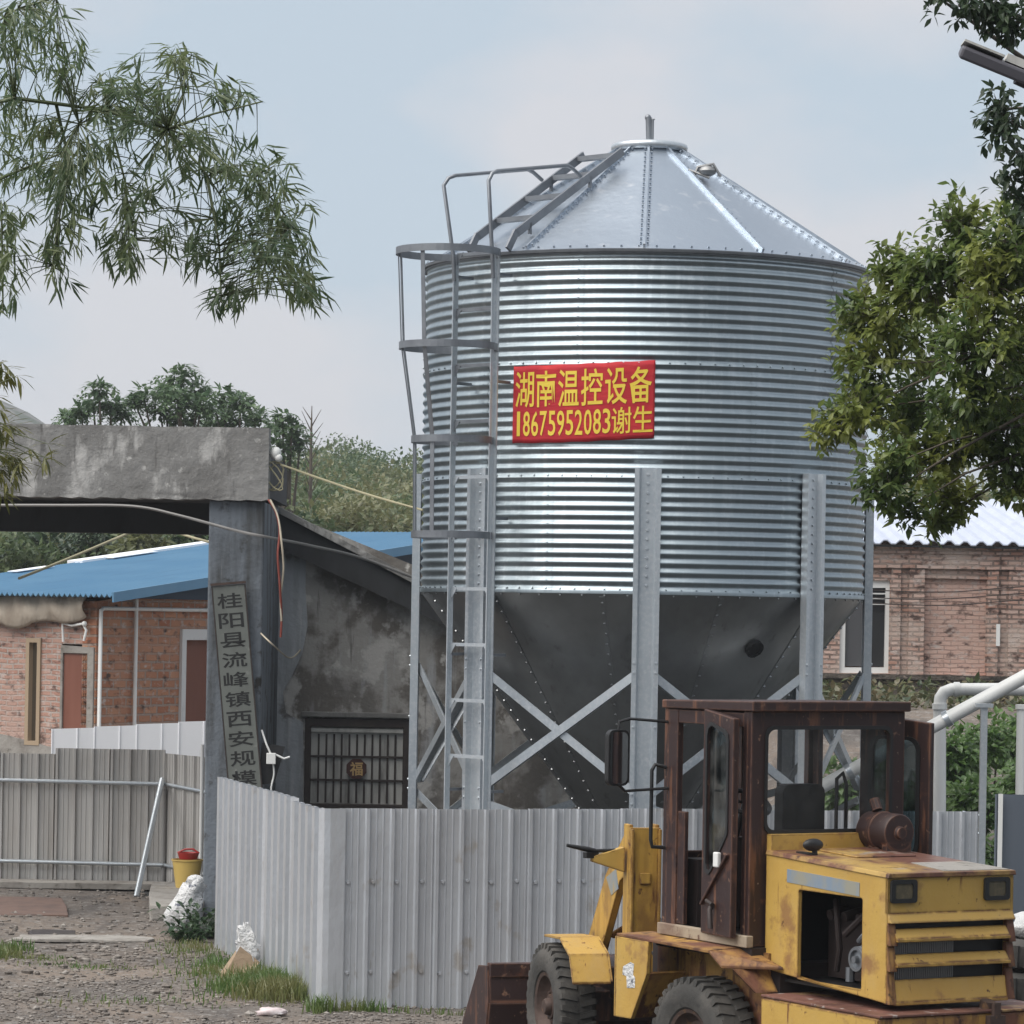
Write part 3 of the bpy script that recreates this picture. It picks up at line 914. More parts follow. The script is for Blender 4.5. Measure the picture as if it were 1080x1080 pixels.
# ---- inside the cab
m = MB()
m.prism(rrect(-.27, 1.72, .075, 2.20, .06), .10, YZ(.02))
m.cbox((.22, -.10, 1.64), (.46, .42, .12))
m.build('seat', MT['black'], loader, bevel=.02)
m = MB(); m.cbox((.22, -.1, 1.37), (.36, .36, .42)); m.box((-.34, -.55, 1.158), (.60, .57, 1.18)); m.cbox((.50, .0, 1.45), (.2, 1.0, .45)); m.cbox((.46, .16, 1.74), (.12, .26, .16))
m.build('console', MT['maroon_dark'], loader)
m = MB()
wc = Vector((.34, .16, 2.06)); ax = Vector((-.45, 0, .9)).normalized(); u = ax.orthogonal().normalized(); v = ax.cross(u)
m.tube([wc + (u*math.cos(2*PI*k/24)+v*math.sin(2*PI*k/24))*.17 for k in range(25)], .016, 8)
for k in range(3): m.tube([wc, wc + (u*math.cos(2*PI*k/3+.5)+v*math.sin(2*PI*k/3+.5))*.17], .012, 6)
m.tube([wc, wc-ax*.4], .025, 8)
m.build('steering_wheel', MT['black'], loader, smooth=50)
m = MB(); m.tube([(-.1, -.28, 1.7), (-.1, -.28, 2.24), (-.1, -.33, 2.28), (-.1, -.36, 2.2), (-.1, -.36, 1.7)], .014, 6); m.build('grab_rail', MT['black'], loader, smooth=50)
# ---- mirror and handle
m = MB()
m.tube([(.62, .62, 2.60), (.66, .90, 2.62), (.66, .985, 2.60), (.66, .99, 2.54)], .011, 6)
m.tube([(.60, .62, 2.15), (.66, .93, 2.13), (.66, .99, 2.18)], .011, 6)
mir = m.build('mirror_arm', MT['black'], loader, smooth=50)
m = MB(); m.prism(rrect(.90, 2.165, 1.065, 2.545, .045), .05, YZ(.66)); hs = m.build('mirror_housing', MT['black'], mir, bevel=.012)
m = MB(); m.prism(rrect(.915, 2.18, 1.05, 2.53, .04), .003, YZ(.6555)); m.build('mirror_face', MT['mirror'], mir)
m = MB(); m.tube([(.62, .63, 2.29), (.63, .71, 2.31), (.64, .73, 2.27), (.64, .73, 1.80), (.635, .72, 1.75), (.62, .63, 1.745)], .014, 8)
m.build('grab_handle', MT['black'], loader, smooth=50)
# ---- rear fenders
for s in (1, -1):
    m = MB()
    m.hexa([(-.30, .57*s, 1.130), (.85, .57*s, 1.130), (.85, .86*s, 1.130), (-.30, .86*s, 1.118)],
           [(-.30, .57*s, 1.154), (.85, .57*s, 1.154), (.85, .86*s, 1.150), (-.30, .86*s, 1.138)])
    m.hexa([(-.655, .515*s, 1.03), (-.302, .55*s, 1.126), (-.302, .86*s, 1.116), (-.42, .84*s, 1.03)],
           [(-.655, .515*s, 1.05), (-.302, .55*s, 1.148), (-.302, .86*s, 1.137), (-.42, .84*s, 1.05)])
    fen = m.build('fender', MT['rust_yellow'], loader, bevel=.004)
    m = MB()
    m.prism([(.44, 1.128), (.455, .91), (.645, .585), (.850, .58), (.850, 1.128)], .03, XZ(.86*s if s > 0 else -.83))
    m.box((.852, min(.57*s, .86*s), .58), (.87, max(.57*s, .86*s), 1.128))
    m.build('skirt', MT['yellow'], fen, bevel=.004)
    m = MB()
    m.box((-.5, .515*s-.01, .55), (.848, .515*s+.01, 1.125))
    m.hexa([(.45, min(.55*s, .83*s), .91), (.64, min(.55*s, .83*s), .59), (.64, max(.55*s, .83*s), .59), (.45, max(.55*s, .83*s), .91)],
           [(.465, min(.55*s, .83*s), .92), (.66, min(.55*s, .83*s), .60), (.66, max(.55*s, .83*s), .60), (.465, max(.55*s, .83*s), .92)])
    m.hexa([(-.62, min(.53*s, .7*s), .885), (-.60, min(.53*s, .7*s), .885), (-.60, max(.53*s, .7*s), .885), (-.62, max(.53*s, .7*s), .885)],
           [(-.50, min(.53*s, .80*s), 1.03), (-.48, min(.53*s, .80*s), 1.03), (-.48, max(.53*s, .80*s), 1.03), (-.50, max(.53*s, .80*s), 1.03)])
    m.build('wheel_arch', MT['rust_yellow'], fen)
    if s > 0:
        m = MB(); m.prism([(.60, .80), (.70, .79), (.71, .87), (.76, .875), (.755, .93), (.66, .97), (.615, .96), (.625, .885), (.60, .87)], .002, XZ(.8625))
        st = m.build('sticker', MT['sack'], fen)
# ---- front frame, mast and lift arms
def fp(*p): return FM @ Vector(p)
m = MB()
m.box((-.15, -.38, .55), (1.75, .38, .78), FM); m.box((.9, -.56, .38), (1.3, .56, .6), FM)
m.tube([(.98, 0, .45), (1.12, 0, 1.0)], .10, 12)
front = m.build('front_chassis', MT['maroon'], loader, bevel=.01)
for s in (1, -1):
    m = MB()
    y0, y1 = sorted((s*.215, s*.44))
    m.box((.30, y0, .78), (.33, y1, 1.82), FM)
    m.box((.332, y0, .78), (.46, y0+.03, 1.84), FM); m.box((.332, y1-.03, .78), (.46, y1, 1.84), FM)
    m.box((.27, y0, .78), (.298, y0+.02, 1.81), FM); m.box((.27, y1-.02, .78), (.298, y1, 1.81), FM)
    m.box((.285, (y0+y1)/2-.04, 1.42), (.299, (y0+y1)/2+.04, 1.50), FM)
    m.build('mast', MT['yellow_dirty'], front, bevel=.006)
    m = MB()
    yy = s*.385
    m.prism([(.34, 1.80), (.48, 1.80), (.96, 1.44), (1.33, .98), (2.02, .42), (1.90, .28), (1.05, .86), (.62, 1.42), (.36, 1.52)], .055, FM @ XZ(yy+.0275))
    arm = m.build('lift_arm', MT['yellow_dirty'], front, bevel=.006)
    m = MB()
    m.prism([(.70, 1.50), (.93, 1.42), (.80, 1.30), (.64, 1.36)], .003, FM @ XZ(yy+.031 if s > 0 else yy-.028))
    m.build('bare_patch', MT['blue_stripe'], arm)
    m = MB()
    m.tube([fp(.42, s*.28, .98), fp(.8, s*.28, 1.08)], .045, 10); m.tube([fp(.8, s*.28, 1.08), fp(1.15, s*.28, .98)], .026, 10)
    m.build('hydraulic_cylinder', MT['rust_yellow'], front, smooth=40)
    m = MB()                                 # front mudguard
    ys = sorted((s*.50, s*.79))
    pf = [(.50, .71), (.60, .90), (.84, 1.0), (1.22, .985)]
    for (xa, za), (xb, zb) in zip(pf, pf[1:]):
        m.hexa([FM @ Vector(p) for p in ((xa, ys[0], za-.018), (xb, ys[0], zb-.018), (xb, ys[1], zb-.018), (xa, ys[1], za-.018))],
               [FM @ Vector(p) for p in ((xa, ys[0], za), (xb, ys[0], zb), (xb, ys[1], zb), (xa, ys[1], za))])
    m.prism([(.50, .71), (.60, .90), (.84, 1.0), (1.22, .985), (1.22, .9), (.9, .92), (.66, .83)], .015, FM @ XZ(s*.50))
    m.build('mudguard', MT['yellow'], front, bevel=.004)
m = MB()
m.hexa([fp(.36, .46, 1.50), fp(.44, .46, 1.50), fp(.42, .70, 1.575), fp(.38, .70, 1.575)], [fp(.36, .46, 1.68), fp(.44, .46, 1.68), fp(.42, .70, 1.61), fp(.38, .70, 1.61)])
lb = m.build('lamp_bracket', MT['yellow'], front, bevel=.004)
m = MB()
m.tube([fp(.40, .52, 1.655), fp(.40, .66, 1.65), fp(.40, .72, 1.66), fp(.40, .88, 1.69)], [.012, .014, .02, .012], 8)
m.cbox(fp(.40, .70, 1.62), (.05, .10, .04))
m.build('lever', MT['black'], lb, smooth=50)
m = MB()
m.tube([fp(.30, .0, .95), fp(.55, .1, 1.1), fp(.9, .05, 1.15), fp(1.5, 0, .8)], .022, 8)
m.tube([fp(-.1, .2, .75), fp(.15, .3, .95), fp(.4, .2, .9)], .02, 8)
m.tube([fp(-.1, -.1, .75), fp(.2, .1, 1.0), fp(.5, .0, .9)], .02, 8)
m.build('hoses', MT['black'], front, smooth=50)
m = MB()                                     # bucket
pf = [(1.92, .66), (1.90, .40), (1.96, .16), (2.15, .05), (2.75, .03)]
t = .03
for (xa, za), (xb, zb) in zip(pf, pf[1:]):
    m.hexa([FM @ Vector(p) for p in ((xa, -1.0, za), (xb, -1.0, zb), (xb, 1.0, zb), (xa, 1.0, za))],
           [FM @ Vector(p) for p in ((xa+t, -1.0, za+.004), (xb+t*.3, -1.0, zb+t), (xb+t*.3, 1.0, zb+t), (xa+t, 1.0, za+.004))])
m.box((1.90, -1.0, .60), (1.99, 1.0, .70), FM)
for s in (1, -1):
    m.prism([(1.95, .68), (1.92, .40), (1.98, .17), (2.16, .06), (2.76, .04), (2.20, .66)], .03, FM @ XZ(1.012 if s > 0 else -.982))
for y in (-.7, -.25, .25, .7):
    m.prism([(1.90, .60), (1.88, .38), (1.94, .18), (1.80, .3), (1.80, .5)], .03, FM @ XZ(y))
m.build('bucket', MT['maroon'], loader, bevel=.006)
# ================================================================ ground
def smooth(a, b, x):
    t = max(0, min(1, (x-a)/(b-a)))
    return t*t*(3-2*t)
def gz(x, y):
    """height of the ground"""
    n = noise.noise((x*.8, y*.5, 0))*.045 + noise.noise((x*2.7, y*2.7, 5))*.014 if y < 60 and abs(x) < 20 else 0
    left = .95*smooth(42.2, 44.5, y)*(1-smooth(-1, 3.4, x))
    rgt = (.25*smooth(35, 40, y) + 1.75*smooth(41.5, 53, y))*smooth(1.5, 4.2, x)
    far = 1.2*smooth(60, 90, y)
    return n + max(left, rgt, far*.9)
def axis(parts):
    out = []
    for a, b, n in parts:
        out += [a+(b-a)*i/n for i in range(n)]
    out.append(parts[-1][1])
    return out
gx = axis([(-420, -120, 6), (-120, -14, 8), (-14, -7, 12), (-7, 3, 70), (3, 14, 36), (14, 120, 8), (120, 420, 6)])
gy = axis([(-300, -50, 5), (-50, 20, 10), (20, 26, 12), (26, 46, 120), (46, 60, 30), (60, 200, 14), (200, 700, 8)])
m = MB()
nx = len(gx)
m.add([(x, y, gz(x, y)) for y in gy for x in gx],
      [(j*nx+i, j*nx+i+1, (j+1)*nx+i+1, (j+1)*nx+i) for j in range(len(gy)-1) for i in range(nx-1)])
t = NT('dirt_yard')
big = t.noise((.5, .5, .5), 5)
c = t.mix(t.ramp(big, .42, .58), (.128, .110, .096), (.200, .158, .126))
c = t.mix(t.ramp(t.noise((1.6, .7, 1), 7, .65), .48, .66), c, (.085, .072, .064))
c = t.mix(t.ramp(t.noise((9, 9, 9), 6, .7), .52, .68), c, (.27, .255, .24))
c = t.mix(t.ramp(t.noise((26, 26, 26), 4), .56, .7), c, (.07, .065, .06))
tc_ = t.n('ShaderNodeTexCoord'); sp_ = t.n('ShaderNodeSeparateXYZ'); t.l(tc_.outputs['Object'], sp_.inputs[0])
# unseen ground behind the fence, right and near, darkened for the silo's reflections
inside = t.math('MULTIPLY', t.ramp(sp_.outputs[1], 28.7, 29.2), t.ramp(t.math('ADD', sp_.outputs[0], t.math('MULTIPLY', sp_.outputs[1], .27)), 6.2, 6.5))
unseen_dark = t.math('MAXIMUM', inside, t.math('MAXIMUM', t.ramp(sp_.outputs[0], 1.5, 2.2), t.ramp(sp_.outputs[1], 25.6, 24.6)))
unseen_dark = t.math('MULTIPLY', unseen_dark, t.ramp(sp_.outputs[1], 44, 42))
c = t.mix(unseen_dark, c, (.035, .035, .034))
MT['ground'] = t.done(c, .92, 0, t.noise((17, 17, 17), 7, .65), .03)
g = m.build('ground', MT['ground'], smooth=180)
setp(g, kind='structure')

def rock(mb, c, r):
    vs = []
    n = 6
    q = [rnd.uniform(.7, 1.15) for _ in range(14)]
    sc = (rnd.uniform(.8, 1.2), rnd.uniform(.8, 1.2), rnd.uniform(.75, 1.1))
    a0 = rnd.uniform(0, 6)
    k = 0
    for z, rr in ((-.5, .7), (.35, .95)):
        for i in range(n):
            a = a0+2*PI*i/n
            vs.append((c[0]+r*rr*q[k]*sc[0]*math.cos(a), c[1]+r*rr*q[k]*sc[1]*math.sin(a), c[2]+r*z*sc[2])); k += 1
    vs.append((c[0], c[1], c[2]+r*.8*sc[2]))
    mb.add(vs, [(i, (i+1) % n, n+(i+1) % n, n+i) for i in range(n)] + [(n+i, n+(i+1) % n, 2*n) for i in range(n)])
m = MB()
for i in range(6500):
    y = 27.0 + (rnd.random()**1.7)*6
    x = rnd.uniform(-4.8, .2) if rnd.random() < .9 else rnd.uniform(-7, 3)
    if noise.noise((x*.8, y*.8, 3)) < -.15 and rnd.random() < .7: continue
    rock(m, (x, y, gz(x, y)+.002), rnd.choice((.008, .010, .012, .015, .022)) * rnd.uniform(.8, 1.3))
for i in range(90):
    y = 27.3+rnd.random()*8; x = rnd.uniform(-5.5, -1.9 if y < 28.4 else -2.6-(y-28.4)*.25)
    rock(m, (x, y, gz(x, y)+.005), rnd.uniform(.03, .06))
for i in range(700):
    y = rnd.uniform(32, 40.3); x = rnd.uniform(-6.4, -3.2)
    rock(m, (x, y, gz(x, y)), rnd.uniform(.015, .04))
gr = m.build('gravel', MT['stone'])
setp(gr, kind='stuff')

# ================================================================ sheet metal fences
def sheet_profile(L, kind):
    pts = []
    u = 0
    if kind == 'broad':                       # one broad rib and two small ones per pitch
        p = .212
        base = [(0, 0), (.010, .034), (.034, .034), (.044, 0), (.094, 0), (.098, .007), (.104, .007), (.108, 0), (.150, 0), (.154, .007), (.160, .007), (.164, 0)]
    elif kind == 'even':
        p = .285
        base = [(0, 0), (.010, .055), (.115, .055), (.125, 0)]
    else:
        p = .32
        base = [(0, 0), (.004, .012), (.014, .012), (.018, 0)]
    while u < L-1e-4:
        for a, h in base:
            if u+a <= L: pts.append((u+a, h))
        u += p
    pts.append((L, 0))
    return pts

def sheet(p0, p1, z0a, z0b, z1a, z1b, kind, mt, parent, name='metal_sheet', flip=1, lean=0.0, screws=()):
    """one upright sheet from p0 to p1 (x, y); bottoms z0, tops z1"""
    p0, p1 = Vector((*p0, 0)), Vector((*p1, 0))
    L = (p1-p0).length
    u = (p1-p0)/L
    w = Vector((u.y, -u.x, 0))*flip
    pr = sheet_profile(L, kind)
    n = len(pr)
    vs = []
    for za, zb, ln in ((z0a, z0b, 0), (z1a, z1b, lean)):
        for a, h in pr:
            q = p0 + u*a + w*(h+ln)
            vs.append((q.x, q.y, za+(zb-za)*a/L))
    m = MB()
    m.add(vs, [(i, i+1, n+i+1, n+i) for i in range(n-1)])
    top = [Vector(v) for v in vs[n:]]
    for fr_, step in screws:
        a = .071
        while a < L:
            z = z0a+(z1a-z0a)*fr_
            q = p0+u*(a+rnd.uniform(-.01, .01))+w*.004
            m.bolt((q.x, q.y, z+rnd.uniform(-.01, .01)), w, .017, .014)
            a += step
    o = m.build(name, mt, parent, org=parent.location)
    s_ = o.modifiers.new('gauge', 'SOLIDIFY'); s_.thickness = .0025; s_.offset = 0
    return o

A = P(343, 1058, 28.6); A.z = 0           # near corner of the fence
B = P(232, 1000, 33.4); B.z = 0
Cc = P(1031, 900, 29.85); Cc.z = 0
fence = thing('sheet_metal_fence', 'grey corrugated sheet metal fence with a corner in front of the silo', 'fence', (A.x, A.y, 0))
def seg(a, b, n, tops, kind, **kw):
    for i in range(n):
        t0, t1 = i/n, (i+1)/n
        p, q = a.lerp(b, t0), a.lerp(b, t1)
        jig = rnd.uniform(-.018, .018)
        za = tops[0]+(tops[1]-tops[0])*t0 + jig; zb = tops[0]+(tops[1]-tops[0])*t1 + jig
        off = .006*(i % 2)
        nrm = Vector(((b-a).y, -(b-a).x, 0)).normalized()*off
        sheet((p+nrm)[:2], (q+nrm*1.0)[:2], -.04, -.04, za, zb, kind, MT['fence'], fence, **kw)
zt = 1.67
Am = A + (Cc-A).normalized()*.10
seg(Am, Cc, 7, (zt, zt-.005), 'broad', screws=((.19, .212), (.64, .212)), lean=0)
seg(B, A, 4, (1.68, zt), 'even', screws=((.14, .5), (.42, .5), (.72, .5)))
# corner flashing, bent sheet
m = MB()
a2, c2 = A + (B-A).normalized()*.10, Am + (Cc-A).normalized()*.05
nA = Vector((0, -.035, 0))
m.add([(p.x, p.y, z) for z in (-.04, zt-.005) for p in (a2+Vector((-.035, -.01, 0)), A+nA+Vector((-.03, 0, 0)), A+nA+Vector((.02, 0, 0)), c2+nA)],
      [(0, 1, 5, 4), (1, 2, 6, 5), (2, 3, 7, 6)])
o = m.build('corner_sheet', MT['fence'], fence, org=fence.location); sm = o.modifiers.new('gauge', 'SOLIDIFY'); sm.thickness = .003
for tt in (.02, .25, .5, .75, .98):
    q = A.lerp(Cc, tt)+Vector((0, .05, 0))
    m = MB(); m.box((q.x-.02, q.y, 0), (q.x+.02, q.y+.04, 1.6)); m.build('post', MT['galv'], fence, org=fence.location)
for z in (.35, 1.15):
    m = MB(); m.bar(A+Vector((0.25, .09, z)), Cc+Vector((0, .09, z)), .04, .04); m.build('rail', MT['galv'], fence, org=fence.location)
    m = MB(); m.bar(A+(B-A).normalized()*.3+Vector((.09, .03, z)), B+Vector((.09, 0, z)), .04, .04); m.build('rail', MT['galv'], fence, org=fence.location)

# sheet at the right end, darker
q0, q1 = P(1048, 940, 27.2), P(1130, 940, 27.2)
f2 = thing('sheet_metal_fence', 'dark blue grey sheet metal panel with a pale edge at the right border', 'fence', (q0.x, q0.y, 0))
sheet(q0[:2], q1[:2], 0, 0, 1.95, 1.95, 'wide', MT['fence_blue'], f2)
m = MB(); m.box((q0.x+.02, q0.y-.045, 0), (q0.x+.055, q0.y-.032, 1.955)); m.build('edge_trim', MT['white_paint'], f2, org=f2.location)
m = MB(); m.box((q0.x+.3, q0.y+.02, 0), (q0.x+.35, q0.y+.07, 1.9)); m.build('post', MT['galv'], f2, org=f2.location)

# weathered fence across the gateway
D4 = 40.6
w0, w1, w2 = P(-60, 940, D4), P(172, 940, D4), P(216, 940, 39.9)
f3 = thing('weathered_fence', 'weathered brown grey sheet metal fence with pipe rails across the gateway', 'fence', (w1.x, w1.y, 0))
zz = P(80, 791, D4).z
for i in range(4):
    a, b = w0.lerp(w1, i/4), w0.lerp(w1, (i+1)/4)
    dz = (0, -.03, .0, .0)[i] + (0.02 if i >= 2 else -.02)
    sheet(a[:2], b[:2], -.03, -.03, zz+dz, zz+dz, 'broad', MT['fence_old'], f3, lean=.0)
sheet((w1.x, w1.y), (w2.x, w2.y), -.03, -.03, zz-.02, zz-.03, 'broad', MT['fence_old'], f3)
for z in (P(80, 825, D4).z, P(80, 910, D4).z):
    m = MB(); m.tube([(w0.x, w0.y-.09, z+.02), (w1.x, w1.y-.09, z)], .025, 8)
    m.build('rail', MT['galv'], f3, org=f3.location, smooth=50)
    m = MB(); m.tube([(w1.x, w1.y-.06, z), (w2.x, w2.y-.08, z-.05)], .022, 8)
    m.build('rail', MT['galv'], f3, org=f3.location, smooth=50)
m = MB(); m.tube([(w1.x, w1.y-.05, -.03), (w1.x, w1.y-.05, zz-.45)], .03, 8); m.build('post', MT['wire_grey'], f3, org=f3.location, smooth=50)
q = P(144, 935, 39.2); q2 = P(171, 822, 40.5)
m = MB(); m.tube([(q.x, q.y, 0), q2], .035, 8); m.build('prop', MT['galv'], f3, org=f3.location, smooth=50)
q = P(211, 935, 39.6); m = MB(); m.tube([(q.x, q.y, 0), (q.x, q.y, 1.75)], .022, 8); m.build('post', MT['white_paint'], f3, org=f3.location, smooth=50)

# white sheet fence on the terrace
v0, v1 = P(54, 790, 43.6), P(232, 790, 43.9)
f4 = thing('white_fence', 'bright white sheet metal fence behind the weathered fence', 'fence', (v0.x, v0.y, gz(v0.x, v0.y)))
ztl, ztr = P(54, 770, 43.6).z, P(232, 760, 43.9).z
for i in range(4):
    a, b = v0.lerp(v1, i/4), v0.lerp(v1, (i+1)/4)
    sheet(a[:2], b[:2], .6, .6, ztl+(ztr-ztl)*i/4+.015, ztl+(ztr-ztl)*(i+1)/4, 'wide', MT['white_sheet'], f4)

# ================================================================ gatehouse
GD = 37.0
gate = thing('gatehouse', 'old concrete gatehouse with flat gate beam and sloping lean-to roof over stained plaster wall', 'gatehouse', P(240, 970, GD).xy.to_3d())
go = gate.location
def gp(px, py, d): return P(px, py, d)
def wallpoly(pts, d, thick, mt, name, bevel=0):
    m = MB()
    m.prism([(P(x, y, d).x, P(x, y, d).z) for x, y in pts], thick, Matrix.Translation((0, d, 0)) @ Matrix(((1, 0, 0, 0), (0, 0, 1, 0), (0, 1, 0, 0), (0, 0, 0, 1))))
    return m.build(name, mt, gate, org=go, bevel=bevel)
# pillar
x0, x1 = P(216, 800, GD).x, P(274, 800, GD).x
m = MB(); m.box((x0, GD, -.1), (x1, 39.6, 4.50))
pil = m.build('pillar', MT['pillar'], gate, org=go, bevel=.02)
xw = P(760, 800, 39.65).x
# wall behind the silo, with window opening
wd = 39.65
wx = lambda px, py: (P(px, py, wd).x, P(px, py, wd).z)
wl, wr_ = P(322, 757, wd), P(432, 850, wd)
hole = [(wl.x, wr_.z-.05), (wr_.x-.02, wr_.z-.05), (wr_.x-.02, wl.z), (wl.x, wl.z)]
m = MB()
m.prism([(x1-.25, -.1), (xw, -.1), (xw, 3.0), (wx(436, 600)[0], wx(436, 596)[1]), (x1-.05, 4.5), (x1-.25, 4.5)], .25,
        Matrix(((1, 0, 0, 0), (0, 0, 1, wd), (0, 1, 0, 0), (0, 0, 0, 1))), [hole])
m.build('wall', MT['concrete_wall'], gate, org=go)
# beam over the gateway
bx0, bx1 = P(-160, 480, GD-.1).x, P(283.5, 480, GD-.1).x
m = MB()
nseg = 60
btop, bbot = P(140, 449, GD-.1).z, P(140, 525, GD-.1).z
vs = []
for i in range(nseg+1):
    x = bx0+(bx1-bx0)*i/nseg
    j1 = noise.noise((x*3, 0, 1))*.012; j2 = noise.noise((x*4, 3, 1))*.016 - .006*(i % 3)
    for y in (GD-.1, GD+.18):
        vs += [(x, y, bbot+j2), (x, y, btop+j1)]
fs = []
for i in range(nseg):
    a, b = i*4, i*4+4
    fs += [(a, b, b+1, a+1), (a+2, a+3, b+3, b+2), (a+1, b+1, b+3, a+3), (a, a+2, b+2, b)]
fs += [(0, 1, 3, 2), (nseg*4, nseg*4+2, nseg*4+3, nseg*4+1)]
m.add(vs, fs)
m.build('beam', MT['beam'], gate, org=go)
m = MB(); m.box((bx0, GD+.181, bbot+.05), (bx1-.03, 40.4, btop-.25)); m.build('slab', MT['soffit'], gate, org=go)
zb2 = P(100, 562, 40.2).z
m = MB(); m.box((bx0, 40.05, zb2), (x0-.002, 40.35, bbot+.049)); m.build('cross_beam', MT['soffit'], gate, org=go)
# lean-to roof falling to the right
RF = 39.36
ra, rb = P(284, 529, RF), P(470, 626, RF)
dn = (rb-ra).normalized()
m = MB()
th = .075
m.hexa([ra+Vector((0, 0, -th)), rb+Vector((0, 0, -th)), Vector((rb.x, 40.6, rb.z-th)), Vector((ra.x, 40.6, ra.z-th))],
       [ra, rb, Vector((rb.x, 40.6, rb.z)), Vector((ra.x, 40.6, ra.z))])
m.build('lean_to_roof', MT['beam'], gate, org=go)
m = MB()  # fascia deepened and darkened to stand for the shade under the verge
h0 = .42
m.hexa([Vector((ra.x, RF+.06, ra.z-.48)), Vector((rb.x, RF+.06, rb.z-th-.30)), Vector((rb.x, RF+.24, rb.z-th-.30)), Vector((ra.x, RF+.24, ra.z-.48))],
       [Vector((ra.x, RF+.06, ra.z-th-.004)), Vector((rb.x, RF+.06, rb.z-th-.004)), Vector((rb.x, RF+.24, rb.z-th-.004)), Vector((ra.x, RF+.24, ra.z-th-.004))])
m.build('fascia_shade', MT['soffit'], gate, org=go)
# patch of paler plaster beside the pillar
m = MB(); r0 = random.Random(3)
edge = [(324, 585), (322, 620), (325, 660), (318, 690), (308, 712), (300, 730), (304, 752), (318, 762), (321, 800), (320, 850)]
pts = [(288, 860), (288, 560), (306, 556)] + [(x + r0.uniform(-2, 2), y) for x, y in edge]
m.prism([(P(x, y, wd).x, P(x, y, wd).z) for x, y in pts][::-1], .02, Matrix(((1, 0, 0, 0), (0, 0, 1, wd-.021), (0, 1, 0, 0), (0, 0, 0, 1))))
m.build('plaster_patch', MT['plaster_pale'], gate, org=go)
# barred window with emblem
wn = MB()
cxw, czw = (hole[0][0]+hole[1][0])/2, (hole[0][1]+hole[2][1])/2
hw, hh = (hole[1][0]-hole[0][0])/2, (hole[2][1]-hole[0][1])/2
wf = Matrix(((1, 0, 0, cxw), (0, 0, 1, wd-.02), (0, 1, 0, czw), (0, 0, 0, 1)))
wn.prism([(-hw, -hh), (hw, -hh), (hw, hh), (-hw, hh)], .08, wf, [[(-hw+.07, -hh+.06), (hw-.07, -hh+.06), (hw-.07, hh-.10), (-hw+.07, hh-.10)]])
win = wn.build('window', MT['iron'], gate, org=go, bevel=.006)
m = MB(); m.prism([(-hw+.04, -hh+.04), (hw-.04, -hh+.04), (hw-.04, hh-.05), (-hw+.04, hh-.05)], .01, wf @ Matrix.Translation((0, 0, .072))); m.build('pane', MT['shutter'], win, org=go)
bz0, bz1 = -hh+.06, hh-.17
m = MB(); m.prism([(-hw+.07, hh-.16), (hw-.07, hh-.16), (hw-.07, hh-.115), (-hw+.07, hh-.115)], .03, wf @ Matrix.Translation((0, 0, .02))); m.build('top_bar', MT['shutter'], win, org=go)
for i in range(1, 3):
    z = bz0+(bz1-bz0)*i/3
    m = MB(); m.prism([(-hw+.07, z-.012), (hw-.07, z-.012), (hw-.07, z+.012), (-hw+.07, z+.012)], .02, wf @ Matrix.Translation((0, 0, .045))); m.build('cross_bar', MT['iron'], win, org=go)
for i in range(1, 12):
    u = -hw+.07 + (2*hw-.14)*i/12
    for j in range(3):
        if j == 1 and i in (5, 6, 7): continue
        z0_, z1_ = bz0+(bz1-bz0)*j/3, bz0+(bz1-bz0)*(j+1)/3
        m = MB(); m.prism([(u-.011, z0_+.013), (u+.011, z0_+.013), (u+.011, z1_-.013), (u-.011, z1_-.013)], .02, wf @ Matrix.Translation((0, 0, .05))); m.build('bar', MT['iron'], win, org=go)
zc = (bz0+bz1)/2
m = MB(); m.prism([(.125*math.cos(2*PI*k/8+PI/8), zc+.125*math.sin(2*PI*k/8+PI/8)) for k in range(8)], .03, wf @ Matrix.Translation((0, 0, .0))); m.build('emblem', MT['emblem_base'], win, org=go)
gv, gf = glyphs('福', (-.075, zc-.08, .075, zc+.08), .02)
m = MB(); m.add([(wf @ Vector((u, v, -.006))) for u, v in gv], gf); m.build('emblem_character', MT['gold'], win, org=go)
m = MB(); a, b = P(318, 752, wd-.04), P(436, 757, wd-.04)
m.box((a.x, wd-.07, hole[2][1]+.012), (b.x, wd-.002, hole[2][1]+.075)); m.build('lintel', MT['beam'], gate, org=go, bevel=.01)
# small things on the beam end
q = P(291, 478, GD); m = MB(); m.ball(q, .06, 10, 6, (1, 1, 1.2)); m.ball(q+Vector((.03, -.02, -.05)), .045); m.tube([q+Vector((-.1, .1, -.02)), q], .015, 6)
setp(m.build('insulator', MT['porcelain'], None, org=q, smooth=60), 'small white porcelain insulator on the right end of the gate beam', 'insulator')
m = MB()
q = P(289, 500, GD)
for k in range(5):
    ph = k*1.3
    m.tube([q+Vector((.10*math.sin(i*.7+ph)+.0, -.03*k+.1, .16*math.cos(i*.55+ph*1.3)-.02)) for i in range(9)], .008, 5)
setp(m.build('cord_coil', MT['rope'], None, org=q, smooth=60), 'tangled yellow cord hanging below the insulator at the beam end', 'cord')
def wire(name, pts, r, mt, label, cat, sub=6):
    pts = [Vector(p) for p in pts]
    out = []
    for i in range(len(pts)-1):           # Catmull-Rom
        p0 = pts[max(0, i-1)]; p1 = pts[i]; p2 = pts[i+1]; p3 = pts[min(len(pts)-1, i+2)]
        for k in range(sub):
            t = k/sub
            out.append(.5*((2*p1)+(p2-p0)*t+(2*p0-5*p1+4*p2-p3)*t*t+(3*p1-p0-3*p2+p3)*t**3))
    out.append(pts[-1])
    m = MB(); m.tube(out, r, 6)
    return setp(m.build(name, mt, None, org=pts[0], smooth=60), label, cat)
